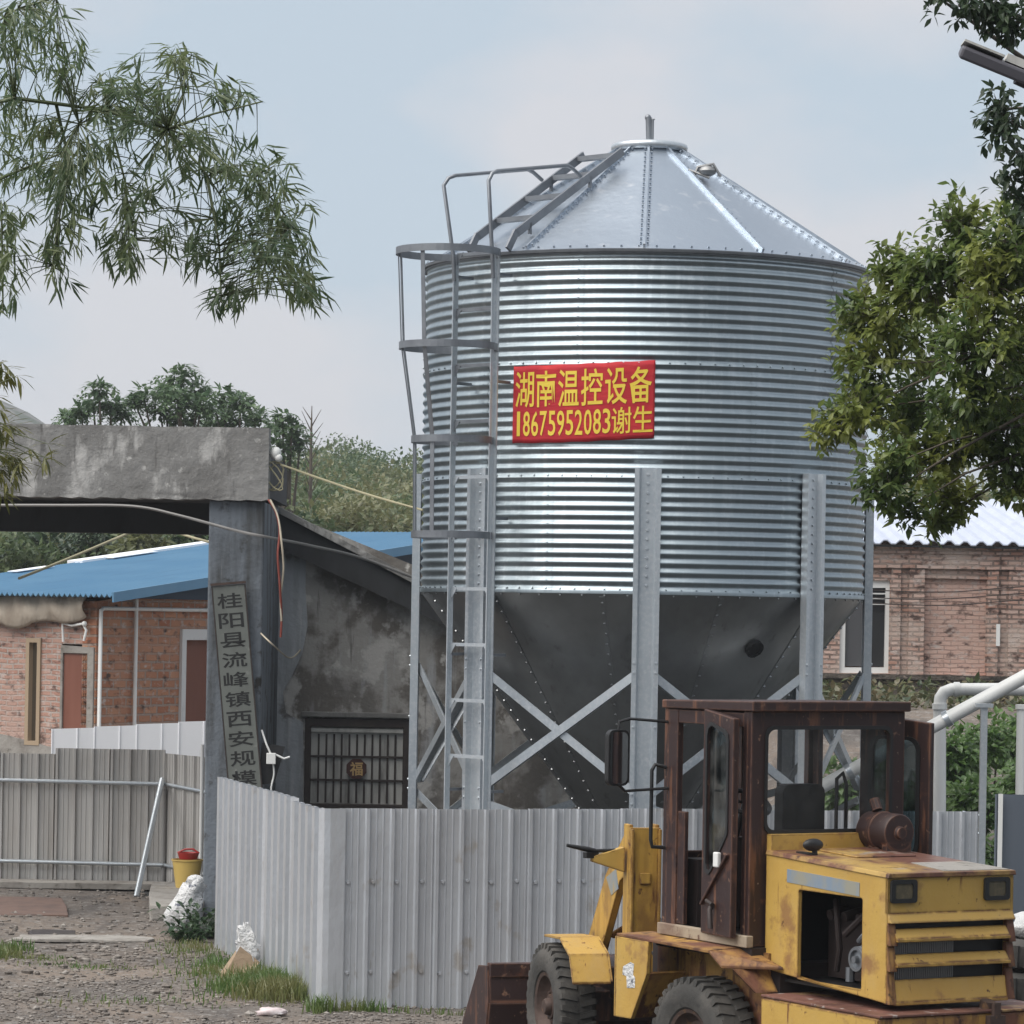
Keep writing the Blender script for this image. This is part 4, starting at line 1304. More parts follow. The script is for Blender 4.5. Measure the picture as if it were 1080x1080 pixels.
wire('rope', [P(296, 490, GD), P(330, 502, 36.9), P(380, 519, 36.6), P(424, 532, 36.2), P(446, 538, 36.0)], .013, MT['rope'], 'pale yellowish rope stretched from the beam end to the silo', 'rope')
wire('cable', [P(-40, 533, 36.8), P(60, 533, 36.8), P(140, 534, 36.8), P(190, 544, 36.8), P(250, 560, 36.8), P(285, 567, 36.9), P(330, 576, 37.8), P(380, 588, 38.8), P(436, 609, 39.2)], .018, MT['wire_grey'], 'thick grey cable sagging across the gatehouse under the beam', 'cable')
wire('cord', [P(283, 527, 36.85), P(291, 540, 36.8), P(295, 560, 36.75), P(293, 585, 36.75), P(295, 615, 36.8), P(297, 650, 36.9), P(296, 672, 36.95)], .013, MT['wire_red'], 'red cord hanging down the gatehouse wall from the beam end', 'cord')
wire('cord', [P(285, 527, 36.83), P(293, 545, 36.78), P(297, 572, 36.72), P(299, 600, 36.78), P(296, 630, 36.85), P(297, 655, 36.9)], .011, MT['wire_pale'], 'pale cord twisted round the red hanging cord', 'cord')
wire('cord', [P(275, 668, 36.95), P(290, 682, 36.9), P(306, 694, 38), P(318, 684, 39.8), P(326, 672, 39.9)], .009, MT['wire_pale'], 'loose pale cord looped low across the corner beside the sign', 'cord')
wire('cord', [P(276, 770, 36.95), P(281, 785, 36.9), P(286, 797, 36.9), P(289, 815, 36.9), P(286, 832, 36.9), P(290, 842, 36.9)], .011, MT['porcelain'], 'white cord dangling by the lower end of the sign', 'cord')
q = P(286, 800, 36.88)
m = MB(); m.cbox(q, (.10, .06, .12)); m.tube([q+Vector((.03, 0, .05)), q+Vector((.14, 0, .0)), q+Vector((.2, .02, .02))], .014, 6)
setp(m.build('socket', MT['porcelain'], None, org=q, bevel=.015), 'white electric socket hanging on its cord beside the sign', 'socket')
q = P(288, 797, 36.97); m = MB(); m.prism([(q.x-.16, q.z-.32), (q.x+.02, q.z-.30), (q.x+.13, q.z+.10), (q.x-.12, q.z+.14)], .02, Matrix(((1, 0, 0, 0), (0, 0, 1, 36.95), (0, 1, 0, 0), (0, 0, 0, 1))))
m.build('junction_box', MT['black'], gate, org=go)
wire('rope', [P(20, 610, 40.3), P(75, 588, 42), P(134, 563, 43.5), P(160, 553, 44)], .017, MT['rope'], 'left slack rope strung behind the gateway above the blue roof', 'rope')
wire('rope', [P(170, 556, 43), P(200, 566, 42), P(222, 572, 41)], .016, MT['rope'], 'short slack rope behind the gateway running into the pillar', 'rope')

# name board leaning on the pillar
sb, st_ = P(263, 880, 36.9), P(241, 617, 36.9)
sg = thing('name_board', 'tall narrow grey name board with black Chinese characters leaning on the gate pillar', 'sign', sb)
up_ = (st_-sb).normalized(); L = (st_-sb).length
rgt_ = Vector((up_.z, 0, -up_.x))
sf = frame((0, 0, 0), rgt_, up_)           # w points towards the camera
m = MB()
m.prism([(-.172, 0), (.172, 0), (.172, L), (-.172, L)], .03, sf)
m.build('board', MT['sign'], sg, bevel=.006)
m = MB(); m.prism([(-.19, L+.004), (.19, L+.004), (.19, L+.03), (-.19, L+.03)], .05, sf); m.build('top_batten', MT['rim'], sg)
m = MB(); m.prism([(-.185, 0), (-.173, 0), (-.173, L), (-.185, L)], .034, sf); m.prism([(.173, 0), (.185, 0), (.185, L), (.173, L)], .034, sf); m.build('edging', MT['iron'], sg)
for i, ch in enumerate('桂阳县流峰镇西安规模'):
    vc = L-.17-.2135*i
    gv, gf = glyphs(ch, (-.135, vc-.082, .135, vc+.082), .012)
    m = MB(); m.add([sf @ Vector((u, v, .0325)) for u, v in gv], gf); m.build('character', MT['ink'], sg)

# ================================================================ brick house with the blue roof
HB_ = P(100, 760, 48.0); gzz = .95
house = thing('brick_house', 'red brick house with blue sheet roof and brown doors behind the gateway', 'house', (HB_.x, HB_.y, gzz), math.radians(60))
# local x runs along the wall going right and away, local y runs left and away
hl = house.location
eave = 2.52; k_ = .11
m = MB()
m.prism([(0, -.3), (10, -.3), (10, eave-.06+10*k_), (0, eave-.06)], .24, frame((0, .24, 0), (1, 0, 0), (0, 0, 1)), [[(2.03, .0), (3.03, .0), (3.03, 2.06), (2.03, 2.06)]])
house_wall = m.build('wall', MT['brick_near'], house)
m = MB()
m.prism([(0.241, -.3), (3.1, -.3), (3.1, eave-.03), (0.241, eave-.03)], .24, frame((0, 0, 0), (0, 1, 0), (0, 0, 1)), [[(.245, 0), (.60, 0), (.60, 1.85), (.245, 1.85)], [(.98, .42), (1.20, .42), (1.20, 1.90), (.98, 1.90)]])
m.build('wall', brick_mat('red_brick_left', (.38, .20, .15), (.46, .28, .22), (.42, .35, .31), (.44, .30, .25), .2, .075, .014), house)
m = MB(); m.prism([(0.0, -.3), (3.12, -.3), (3.12, .72), (1.5, .52), (.62, .36), (.62, .0), (.06, .0), (.06, .2), (0, .2)], .02, frame((-.023, 0, 0), (0, 1, 0), (0, 0, 1))); m.build('plinth', MT['slab'], house)
m = MB(); m.box((10-.24, .24, -.3), (10, 3.1, 3.6)); m.box((0.24, 3.1-.24, -.3), (9.7, 3.1, 2.6)); m.build('back_wall', MT['brick_near'], house)
def rz(x): return eave + .03 + k_*(x+.35)
m = MB()                                    # corrugated roof
NR = 90
x_a, x_b = -.38, 10.3
ya, yb = -.55, 3.6
vs = []
for i in range(NR*2+1):
    y = ya+(yb-ya)*i/(NR*2)
    h = .025*math.cos(i*PI/2)
    vs += [(x_a, y, rz(x_a)+h), (x_b, y, rz(x_b)+h)]
m.add(vs, [(2*i, 2*i+1, 2*i+3, 2*i+2) for i in range(NR*2)])
ro = m.build('roof', MT['blue_roof'], house)
so = ro.modifiers.new('gauge', 'SOLIDIFY'); so.thickness = .012; so.offset = -1
m = MB(); m.bar((x_a, ya-.01, rz(x_a)-.03), (x_b, ya-.01, rz(x_b)-.03), .03, .14); m.build('verge_trim', MT['blue_roof'], ro)
m = MB(); m.bar((4.2, yb, rz(4.2)+.03), (x_b, yb, rz(x_b)+.03), .3, .05); m.build('ridge_cap', MT['white_sheet'], ro)
for xa, xb, yy_ in ((2.4, 3.3, 3.4), (4.8, 6.0, 3.4)):
    m = MB(); m.bar((xa, yy_, rz(xa)+.045), (xb, yy_, rz(xb)+.045), .2, .012); m.build('patch_sheet', MT['white_sheet'], ro)
m = MB(); m.prism([(.7, eave-.01), (9.9, eave-.01), (9.9, rz(9.9)-.05), (.7, rz(.7)-.05)], .03, frame((0, -.05, 0), (1, 0, 0), (0, 0, 1))); m.build('gable_sheet', MT['blue_dark'], house)
for (x0_, x1_, y_, zt_) in ((2.03, 3.03, None, 2.06),):
    m = MB(); m.prism([(x0_+.09, .0), (x1_-.09, .0), (x1_-.09, zt_-.14), (x0_+.09, zt_-.14)], .04, frame((0, .12, 0), (1, 0, 0), (0, 0, 1)))
    d = m.build('door', MT['door_brown'], house, bevel=.004)
    m = MB(); m.prism([(x0_-.02, .0), (x0_+.09, .0), (x0_+.09, zt_-.14), (x1_-.09, zt_-.14), (x1_-.09, 0), (x1_+.02, 0), (x1_+.02, zt_+.02), (x0_-.02, zt_+.02)], .15, frame((0, .10, 0), (1, 0, 0), (0, 0, 1)))
    m.build('frame', MT['door_frame'], d, bevel=.006)
m = MB(); m.prism([(.12, .0), (.56, .0), (.56, 1.72), (.12, 1.72)], .04, frame((.0, 0, 0), (0, 1, 0), (0, 0, 1)))
d = m.build('door', MT['door_brown'], house, bevel=.004)
m = MB(); m.prism([(.02, 0), (.13, 0), (.13, 1.72), (.56, 1.72), (.56, 0), (.60, 0), (.60, 1.83), (.02, 1.81)], .12, frame((-.03, 0, 0), (0, 1, 0), (0, 0, 1)))
m.build('frame', MT['slab'], d, bevel=.006)
m = MB(); m.prism([(.96, .40), (1.22, .40), (1.22, 1.92), (.96, 1.92)], .14, frame((-.03, 0, 0), (0, 1, 0), (0, 0, 1)), [[(1.02, .46), (1.16, .46), (1.16, 1.86), (1.02, 1.86)]])
wi = m.build('window', mat('tan_window_frame', (.36, .27, .18), .7), house)
m = MB(); m.prism([(1.02, .46), (1.16, .46), (1.16, 1.86), (1.02, 1.86)], .01, frame((.06, 0, 0), (0, 1, 0), (0, 0, 1))); m.build('pane', MT['mirror'], wi)
# white pipes on the wall
m = MB(); m.tube([(.02, -.06, -.3), (.02, -.06, 2.33), (.08, -.06, 2.36), (6, -.06, 2.36)], .03, 8); m.build('drain_pipe', MT['white_paint'], house, smooth=50)
m = MB(); m.tube([(.85, -.065, -.3), (.85, -.065, 2.5)], .028, 8); m.build('drain_pipe', MT['white_paint'], house, smooth=50)
m = MB(); m.tube([(-.10, .50, 1.88), (-.10, .52, 2.14), (-.1, .35, 2.11), (-.1, .16, 2.14), (-.1, .10, 2.05), (-.1, .14, 1.9)], .02, 8); m.ball((-.12, .12, 2.14), .04); m.build('water_pipe', MT['white_paint'], house, smooth=50)
m = MB()                                    # tarpaulin under the eave
NU, NV = 40, 10
vs = []
for j in range(NV+1):
    for i in range(NU+1):
        y = .08+3.1*i/NU; v = j/NV
        drop = (.50+.06*math.sin(i*.22+1)+.05*math.sin(i*.5))*(.55+.45*min(1, i/16))
        vs.append((-.10-.10*math.sin(v*PI*.9)-.03*math.sin(i*.9+v*4)-.02*math.sin(i*2.1+v*2), y, eave+.02-drop*v))
m.add(vs, [(j*(NU+1)+i, j*(NU+1)+i+1, (j+1)*(NU+1)+i+1, (j+1)*(NU+1)+i) for j in range(NV) for i in range(NU)])
tp = m.build('tarpaulin', MT['tarp'], None, smooth=60)
so = tp.modifiers.new('cloth', 'SOLIDIFY'); so.thickness = .006
tp.matrix_world = Matrix.Translation(house.location) @ Matrix.Rotation(math.radians(60), 4, 'Z')
setp(tp, 'beige tarpaulin hanging under the eave of the blue roof at the left edge', 'tarpaulin')

# ================================================================ brick building on the right
RD = 58.0
bl = P(690, 712, RD); br_ = P(1290, 712, RD)
shed = thing('brick_shed', 'long weathered brick building with pale sheet roof behind the silo at right', 'building', (bl.x, RD, gz(bl.x, RD)))
so_ = shed.location
X = lambda px, py=660: P(px, py, RD).x
Z = lambda py, px=980: P(px, py, RD).z
zled, ztop = Z(712), Z(574)
wy = Matrix(((1, 0, 0, 0), (0, 0, 1, RD), (0, 1, 0, 0), (0, 0, 0, 1)))
wh = [(X(886), Z(710, 900)), (X(938), Z(710, 938)), (X(938), Z(612, 938)), (X(886), Z(612, 900))]
ih = [(X(975), zled+.02), (X(1040), zled+.02), (X(1040), Z(610)), (X(975), Z(610))]
m = MB(); m.prism([(X(690), zled), (X(1290), zled), (X(1290), ztop), (X(690), ztop)], .24, wy, [wh, ih])
m.build('wall', MT['brick_far'], shed, org=so_)
m = MB(); m.prism([(a, b) for a, b in ih], .1, Matrix.Translation((0, .09, 0)) @ wy); m.build('bricked_up_opening', MT['brick_infill'], shed, org=so_)
for a, b in ((939, 949), (958, 974), (1041, 1052), (1063, 1080), (1120, 1140)):
    m = MB(); m.box((X(a), RD-.07, zled), (X(b), RD-.003, Z(600))); m.build('pilaster', MT['brick_far'], shed, org=so_)
m = MB(); m.box((X(690), RD-.10, Z(600)+.004), (X(1290), RD-.003, ztop-.02)); m.box((X(690), RD-.13, Z(584)), (X(1290), RD-.102, ztop-.02)); m.build('corbel', MT['brick_far'], shed, org=so_)
m = MB(); m.box((X(690), RD-.16, zled-.08), (X(1290), RD+.24, zled-.004)); m.build('ledge', MT['rubble'], shed, org=so_)
m = MB(); m.box((X(690), RD-.08, zled-2.4), (X(1290), RD+.3, zled-.084)); m.build('rubble_base', MT['rubble'], shed, org=so_)
m = MB(); m.prism(wh, .12, Matrix.Translation((0, .06, 0)) @ wy, [[(X(892), Z(704, 892)), (X(934), Z(704, 934)), (X(934), Z(620, 934)), (X(892), Z(620, 892))]])
wi = m.build('window', MT['white_paint'], shed, org=so_)
m = MB(); m.prism([(X(892), Z(704)), (X(914), Z(704)), (X(914), Z(620)), (X(892), Z(620))], .01, Matrix.Translation((0, .12, 0)) @ wy); m.build('pane', mat('grey_window_pane', (.09, .09, .095), .15), wi, org=so_)
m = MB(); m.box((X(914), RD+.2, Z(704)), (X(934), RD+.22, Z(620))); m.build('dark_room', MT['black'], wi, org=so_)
for py in (627, 632, 638): 
    m = MB(); m.box((X(910), RD+.1, Z(py)-.012), (X(934), RD+.13, Z(py)+.012)); m.build('bar', MT['white_paint'], wi, org=so_)
m = MB()                                    # pale roof
zr = P(1000, 527, 66).z
vs = []; NR = 160
for i in range(NR+1):
    x = X(660)+(X(1330)-X(660))*i/NR
    h = .03*(1 if i % 4 < 2 else -1)
    j = .02*noise.noise((x*2, 0, 0))
    vs += [(x, RD-.35, ztop+.03+h+j), (x, 66, zr+h)]
m.add(vs, [(2*i, 2*i+2, 2*i+3, 2*i+1) for i in range(NR)])
ro = m.build('roof', MT['pale_roof'], shed, org=so_)
so2 = ro.modifiers.new('gauge', 'SOLIDIFY'); so2.thickness = .02; so2.offset = -1
m = MB(); m.box((X(660), RD-.28, ztop-.06), (X(1330), RD-.2, ztop-.03)); m.build('purlin', MT['soffit'], shed, org=so_)
m = MB(); m.box((X(690), RD+.25, zled-2), (X(690)+.24, 66, ztop)); m.box((X(690), 65.8, zled-2), (X(1290), 66, zr-.1)); m.build('back_wall', MT['brick_far'], shed, org=so_)
for i, (px, r_) in enumerate(((1047, 1), (1046, 0))):
    pass
m = MB(); m.box((X(1050), RD-.10, Z(680)), (X(1054), RD-.073, Z(657))); m.build('vent_plate', MT['white_paint'], shed, org=so_)
for i, (py0, py1) in enumerate(((622, 626), (630, 633), (636, 640))):
    lab = ('uppermost of the three thin wires along the brick building wall', 'middle one of the three thin wires along the brick building wall', 'lowest of the three thin wires along the brick building wall')[i]
    wire('wire', [P(915, py0, RD-.3), P(960, py0+2, RD-.3), P(1010, py1-2, RD-.3), P(1060, py1-6, RD-.3), P(1110, py1-9, RD-.3)], .010, MT['iron'], lab, 'wire')

# ================================================================ pipes, post, auger
p_lo, p_hi = Vector((SX+.05, SY-.02, .42)), P(1082, 713, 36.0)
aug = thing('auger_tube', 'long pale inclined auger tube rising from the silo outlet to the right edge', 'auger', p_lo)
p_end = p_lo.lerp(p_hi, 1.35)
m = MB(); m.tube([p_lo, p_end], .075, 14); m.build('tube', MT['white_paint'], aug, org=p_lo, smooth=40)
m = MB()
for t_ in (.3, .55, .8):
    c_ = p_lo.lerp(p_hi, t_); d_ = (p_hi-p_lo).normalized()
    m.tube([c_-d_*.03, c_+d_*.03], .09, 14)
m.build('flange', MT['galv'], aug, org=p_lo, smooth=40)
m = MB(); m.cbox(p_lo+Vector((-.1, 0, -.1)), (.4, .35, .4)); m.build('inlet_box', MT['galv_dark'], aug, org=p_lo, bevel=.02)
q = P(1038, 740, 35.9)
post = thing('support_post', 'slim galvanised post with bracket holding up the auger tube', 'post', (q.x, q.y, gz(q.x, q.y)))
m = MB(); m.box((q.x-.035, q.y-.035, gz(q.x, q.y)-.05), (q.x+.035, q.y+.035, q.z-.06)); m.build('post', MT['galv'], post, org=post.location)
m = MB(); m.box((q.x-.09, q.y-.06, q.z-.06), (q.x+.09, q.y+.06, q.z-.02)); m.build('bracket', MT['galv'], post, org=post.location)
m = MB(); m.tube([P(1033, 860, 35.9), P(1015, 856, 35.9)], .012, 6); m.tube([P(1035, 880, 35.9), P(1012, 872, 35.9)], .012, 6); m.build('tie', MT['galv'], post, org=post.location)
e = [P(991, 850, 40), P(991, 745, 40), P(992, 736, 40), P(996, 730, 40), P(1004, 727, 40), P(1060, 727, 40), P(1120, 728, 40)]
wire_ = MB(); wire_.tube(e, .075, 14)
pe = thing('elbow_pipe', 'white pipe with elbow running level to the right behind the auger tube', 'pipe', (e[0].x, e[0].y, gz(e[0].x, e[0].y)))
wire_.build('pipe', MT['white_paint'], pe, org=pe.location, smooth=60)
m = MB()
for pa, pb in ((P(991, 748, 40), P(991, 742, 40)), (P(1006, 727, 40), P(1012, 727, 40))): m.tube([pa, pb], .088, 14)
m.tube([Vector((e[0].x, e[0].y, gz(e[0].x, e[0].y))), e[0]], .075, 14)
m.build('collar', MT['white_paint'], pe, org=pe.location, smooth=40)
q = P(1077, 780, 38); m = MB(); m.tube([(q.x, q.y, gz(q.x, q.y)-.1), (q.x, q.y, P(1077, 748, 38).z)], .055, 14); m.tube([(q.x, q.y, P(1077, 748, 38).z), (q.x, q.y, P(1077, 743, 38).z)], .07, 14)
setp(m.build('standpipe', MT['white_paint'], None, org=(q.x, q.y, gz(q.x, q.y)), smooth=40), 'short thick white standpipe among the bushes at the right edge', 'pipe')

# ================================================================ street lamp, top right
q = P(1012, 52, 24.0)
lx = P(1300, 400, 15.0).x
lamp = thing('street_lamp', 'grey street lamp with a flat slanting lamp head reaching in at the top right', 'street lamp', (lx, 15.2, 0))
lo_ = lamp.location
a, b = P(1013, 53, 15.0), P(1084, 82, 15.0)
m = MB(); m.bar(a+Vector((0, 0, 0)), b, .16, .058, (0, -.25, 1)); m.build('lamp_head', MT['lamp_grey'], lamp, org=lo_, bevel=.012)
m = MB(); m.bar(a.lerp(b, .03)+Vector((0, -.01, .036)), a.lerp(b, .62)+Vector((0, -.01, .036)), .14, .01, (0, 0, 1)); m.bar(a.lerp(b, .66)+Vector((0, 0, .042)), b+Vector((0, 0, .042)), .11, .035); m.build('heat_sink', MT['shutter'], lamp, org=lo_)
m = MB(); m.tube([b-Vector((.05, 0, 0)), b.lerp(Vector((lx, 15.2, 5.3)), .5), (lx, 15.2, 5.3)], .03, 10); m.build('arm', MT['lamp_grey'], lamp, org=lo_, smooth=50)
m = MB(); m.tube([(lx, 15.2, 0), (lx, 15.2, 5.8)], [.09, .05], 14); m.build('pole', MT['lamp_grey'], lamp, org=lo_, smooth=50)

# ================================================================ small things on the ground
q = P(197, 940, 38.6); q.z = .17
m = MB(); m.lathe([(.0, 0), (.125, 0), (.13, .02), (.17, .30), (.182, .305), (.182, .32), (.165, .32), (.13, .05), (0, .05)], 28)
bk = m.build('bucket', MT['plastic_yellow'], None, smooth=40); bk.location = q
setp(bk, 'yellow plastic bucket standing beside the gate pillar', 'bucket')
m = MB(); m.lathe([(.0, .0), (.10, .0), (.12, .06), (.128, .075), (.10, .075), (.08, .02), (0, .02)], 20); m.tube([(-.12, 0, .07), (-.04, 0, .11), (.05, 0, .115), (.12, 0, .07)], .012, 6)
rb_ = m.build('basin', MT['plastic_red'], None, smooth=40); rb_.location = q+Vector((.01, -.0, .321))
setp(rb_, 'small red plastic basin resting on the yellow bucket', 'basin')
def lump(c, rx, ry, rz_, seed, n=20, k=14, amp=.22, lean=(0, 0)):
    m = MB(); vs = []
    for i in range(k+1):
        ph = -PI/2+PI*i/k
        for j in range(n):
            a_ = 2*PI*j/n
            d_ = Vector((math.cos(ph)*math.cos(a_), math.cos(ph)*math.sin(a_), math.sin(ph)))
            f_ = 1+amp*noise.noise(d_*1.6+Vector((seed, 0, 0)))+amp*.7*noise.noise(d_*4.5+Vector((seed, 3, 0)))
            zq = max(d_.z*f_, -.85)
            vs.append((c[0]+d_.x*f_*rx+lean[0]*zq, c[1]+d_.y*f_*ry+lean[1]*zq, c[2]+zq*rz_))
    fs = [(i*n+j, i*n+(j+1) % n, (i+1)*n+(j+1) % n, (i+1)*n+j) for i in range(k) for j in range(n)]
    return m.add(vs, fs)
q = P(195, 985, 35.3)
m = lump((0, 0, .24), .17, .15, .30, 2.3, amp=.35, lean=(.10, 0)); m.ball((.10, -.02, .52), .06, 8, 6, (1.5, .8, .9))
o = m.build('sack', MT['sack'], None, smooth=70); o.location = (q.x, q.y, 0)
setp(o, 'crumpled white printed sack leaning against the foot of the gate pillar', 'sack')
q = P(256, 1024, 30.9)
bag = thing('rubbish_bag', 'torn paper feed bag with white top lying against the side of the metal fence', 'bag', (q.x+.0, q.y, 0))
m = MB()
m.add([(-.22, -.05, .0), (.02, -.16, .0), (.14, -.02, .25), (.0, .08, .33), (-.12, .02, .10), (.12, .1, .02)], [(0, 1, 2, 3), (0, 3, 4), (1, 5, 2), (2, 5, 3)])
m.add([(-.16, -.12, .005), (.06, -.2, .005), (.16, -.1, .14), (-.02, -.1, .28)], [(0, 1, 2, 3)])
o = m.build('paper', MT['card'], bag); so3 = o.modifiers.new('t', 'SOLIDIFY'); so3.thickness = .012
m = lump((.05, .0, .27), .09, .08, .20, 5.1, 18, 14, .55, (-.05, 0)); m.build('white_top', MT['sack'], bag, smooth=60)
q = P(286, 1070, 28.0)
m = lump((0, 0, .035), .13, .06, .04, 9.4, 14, 10, .3); o = m.build('crushed_bottle', mat('pale_pink_plastic', (.62, .52, .52), .35, 0, [(9, .5, .7, (.7, .68, .68))]), None, smooth=60); o.location = (q.x, q.y, gz(q.x, q.y))
setp(o, 'crushed pale plastic bottle lying on the gravel in front of the fence corner', 'bottle')
def flat(px, py, d, w, dp, h, mt, name, label, cat, rz=0, tilt=0, n=9, seed=0):
    c = P(px, py, d); r2 = random.Random(seed)
    pts = []
    for k in range(n):
        a_ = 2*PI*k/n+r2.uniform(-.2, .2)
        sq = 1/max(abs(math.cos(a_)), abs(math.sin(a_)))
        pts.append((math.cos(a_)*sq*w/2*r2.uniform(.85, 1), math.sin(a_)*sq*dp/2*r2.uniform(.85, 1)))
    m = MB(); m.prism(pts, h)
    o = m.build(name, mt, None, bevel=.008); o.location = (c.x, c.y, gz(c.x, c.y)+.012); o.rotation_euler = (tilt, 0, rz)
    return setp(o, label, cat)
flat(18, 962, 37.6, 1.15, 2.0, .035, MT['board'], 'old_board', 'brown warped board lying flat in the gateway at the left edge', 'board', .2, .02, 9, 3)
flat(54, 995, 34.6, .55, .5, .03, MT['iron'], 'scrap_plate', 'small dark scrap plate lying on the dirt in front of the gateway', 'scrap', .1, .03, 8, 4)
flat(66, 1003, 33.9, 1.0, .55, .03, MT['slab'], 'concrete_slab', 'left pale broken concrete slab lying across the track', 'slab', .05, 0, 10, 5)
flat(124, 1004, 33.9, .75, .55, .03, MT['slab'], 'concrete_slab', 'right pale broken concrete slab lying across the track', 'slab', -.1, 0, 10, 6)
m = MB()
ca, cb_ = P(168, 975, 37.2), P(216, 960, 38.4)
m.prism([(ca.x, 36.2), (P(212, 975, 36.2).x, 36.2), (cb_.x, 39.4), (P(160, 950, 39.4).x, 39.4), (P(157, 950, 37.9).x, 37.9)], .17)
o = m.build('concrete_step', MT['slab'], None, bevel=.03)
setp(o, 'low broken concrete step beside the foot of the gate pillar', 'step')
o = flat(80, 945, 40.2, 3.4, .5, .07, MT['slab'], 'threshold', 'long pale concrete threshold at the foot of the weathered fence', 'threshold', .0, 0, 14, 8)
# tyres stacked at the right edge
tq = P(1092, 1055, 25.4)
for i in range(3):
    m = MB()
    m.lathe([(.24, -.09), (.30, -.11), (.42, -.11), (.465, -.075), (.475, 0), (.465, .075), (.42, .11), (.30, .11), (.24, .09), (.245, 0), (.24, -.09)], 40)
    for k in range(40):
        g_ = Matrix.Rotation(2*PI*k/40, 4, 'Z'); m.box((.46, -.014, -.08), (.485, .014, .08), g_)
    o = m.build('old_tyre', MT['rubber'], None, smooth=40)
    o.location = (tq.x+.03*(-1)**i, tq.y+.02*i, .40+.235*i); o.rotation_euler = (.03*(i-1), .04*(1-i), i)
    setp(o, ('bottom one of the old tyres stacked at the right edge', 'middle one of the old tyres stacked at the right edge', 'topmost of the old tyres stacked at the right edge')[i], 'tyre', 'old tyres stacked beside the loader')
m = MB(); m.box((tq.x-.5, tq.y-.45, -.02), (tq.x+.5, tq.y+.45, .285)); o = m.build('concrete_block', MT['slab'], None, bevel=.02)
setp(o, 'low concrete block under the stacked tyres at the right edge', 'block')
q = P(1090, 948, 26.2); m = lump((0, 0, 0), .22, .2, .12, 4.4, 16, 10, .25); o = m.build('folded_sack', MT['sack'], None, smooth=60); o.location = (tq.x+.02, tq.y, 1.06)
setp(o, 'pale folded sack on top of the stacked tyres', 'sack')
# ================================================================ leaves
def leaf(vs, fs, c, d, up_, L, W, fold=.25, droop=.0):
    """pointed leaf from c along d; two halves folded along the midrib"""
    s = d.cross(up_)
    if s.length < 1e-4: s = d.orthogonal()
    s.normalize(); n_ = s.cross(d).normalized()
    b = len(vs)
    tip = c + d*L - n_*droop*L
    mid = c + d*L*.45 + n_*0.02*L
    a1 = c + d*L*.40 + s*W*.5 + n_*W*fold
    a2 = c + d*L*.40 - s*W*.5 + n_*W*fold
    b1 = c + d*L*.75 + s*W*.3 + n_*(W*fold*.6-droop*L*.5)
    b2 = c + d*L*.75 - s*W*.3 + n_*(W*fold*.6-droop*L*.5)
    m2 = c + d*L*.75 - n_*droop*L*.5
    vs += [c, a1, mid, a2, b1, m2, b2, tip]
    fs += [(b, b+2, b+1), (b, b+3, b+2), (b+1, b+2, b+5, b+4), (b+2, b+3, b+6, b+5), (b+4, b+5, b+7), (b+5, b+6, b+7)]

def rdir(r):
    z = r.uniform(-1, 1); a = r.uniform(0, 2*PI); q = math.sqrt(1-z*z)
    return Vector((q*math.cos(a), q*math.sin(a), z))

def clump_crown(clumps, dens, nleaf, L, W, r, gravity=.55, twig=None, depth=1.0, hang=False):
    vs, fs, tw = [], [], MB()
    for (px, py, rx, ry, d) in clumps:
        c = P(px, py, d); sx, sz = rx/F*d, ry/F*d
        sy = (sx+sz)/2*depth
        n = max(3, int(dens*(rx*ry)**1.0/100))
        for _ in range(n):
            q = rdir(r)*(r.random()**.42)
            p = c + Vector((q.x*sx, q.y*sy, q.z*sz))
            out = Vector((q.x*sx, q.y*sy, q.z*sz*.6 + .05))
            out = (out.normalized() if out.length > 1e-3 else Vector((0, 0, 1))) + rdir(r)*.5
            if hang: out.z -= .7
            out.normalize()
            if twig:
                p0 = p.lerp(c, min(.6, L*2.5/max((p-c).length, .01)))
                tw.tube([p0, (p0+p)/2+rdir(r)*L*.2, p+out*L*.35], [twig, twig*.8, twig*.4], 4, caps=False)
            for k in range(nleaf):
                t_ = r.uniform(-1.1, 1.0)
                dd = (out*r.uniform(.1, .9) + rdir(r)*1.0 - Vector((0, 0, gravity))).normalized()
                u_ = (Vector((0, 0, 1)) + rdir(r)*.6).normalized()
                ll = L*r.uniform(.7, 1.2)
                leaf(vs, fs, p + out*L*t_ + dd*L*.12, dd, u_, ll, ll*W*r.uniform(.85, 1.1), r.uniform(.05, .3), r.uniform(0, .25))
    m = MB(); m.v = vs; m.f = fs
    return m, tw

r1 = random.Random(11)
TD = 20.0
cl = [(1012, 232, 26, 34, 20), (1006, 270, 36, 34, 20), (944, 275, 20, 22, 20.2), (950, 300, 34, 26, 20.2), (985, 300, 42, 36, 20), (922, 335, 36, 34, 20.2), (900, 330, 18, 26, 20.3),
      (925, 385, 42, 30, 20.2), (905, 432, 42, 28, 20), (872, 452, 22, 18, 20), (960, 430, 48, 40, 20.5), (970, 360, 40, 36, 20.8), (1045, 300, 40, 50, 19.6), (1035, 370, 50, 46, 19.5), (1020, 420, 36, 30, 19.5),
      (935, 492, 34, 30, 19.6), (930, 525, 22, 18, 19.6), (985, 480, 50, 42, 20.2), (1045, 450, 50, 46, 20), (1070, 500, 34, 40, 20), (1085, 400, 40, 80, 20.4), (960, 535, 26, 16, 19.8), (1005, 525, 34, 20, 20), (1000, 545, 26, 12, 20),
      (985, 552, 16, 12, 20), (1070, 250, 30, 44, 19.6), (1100, 300, 50, 70, 20)]
cl2 = [(1032, 2, 40, 20, 17), (1062, 20, 34, 26, 17), (985, -6, 24, 12, 17), (1012, 6, 18, 12, 17), (1062, 128, 24, 36, 17.4), (1050, 115, 14, 18, 17.4), (1072, 160, 20, 22, 17.4), (1068, 192, 18, 14, 17.4), (1078, 215, 14, 20, 17.4)]
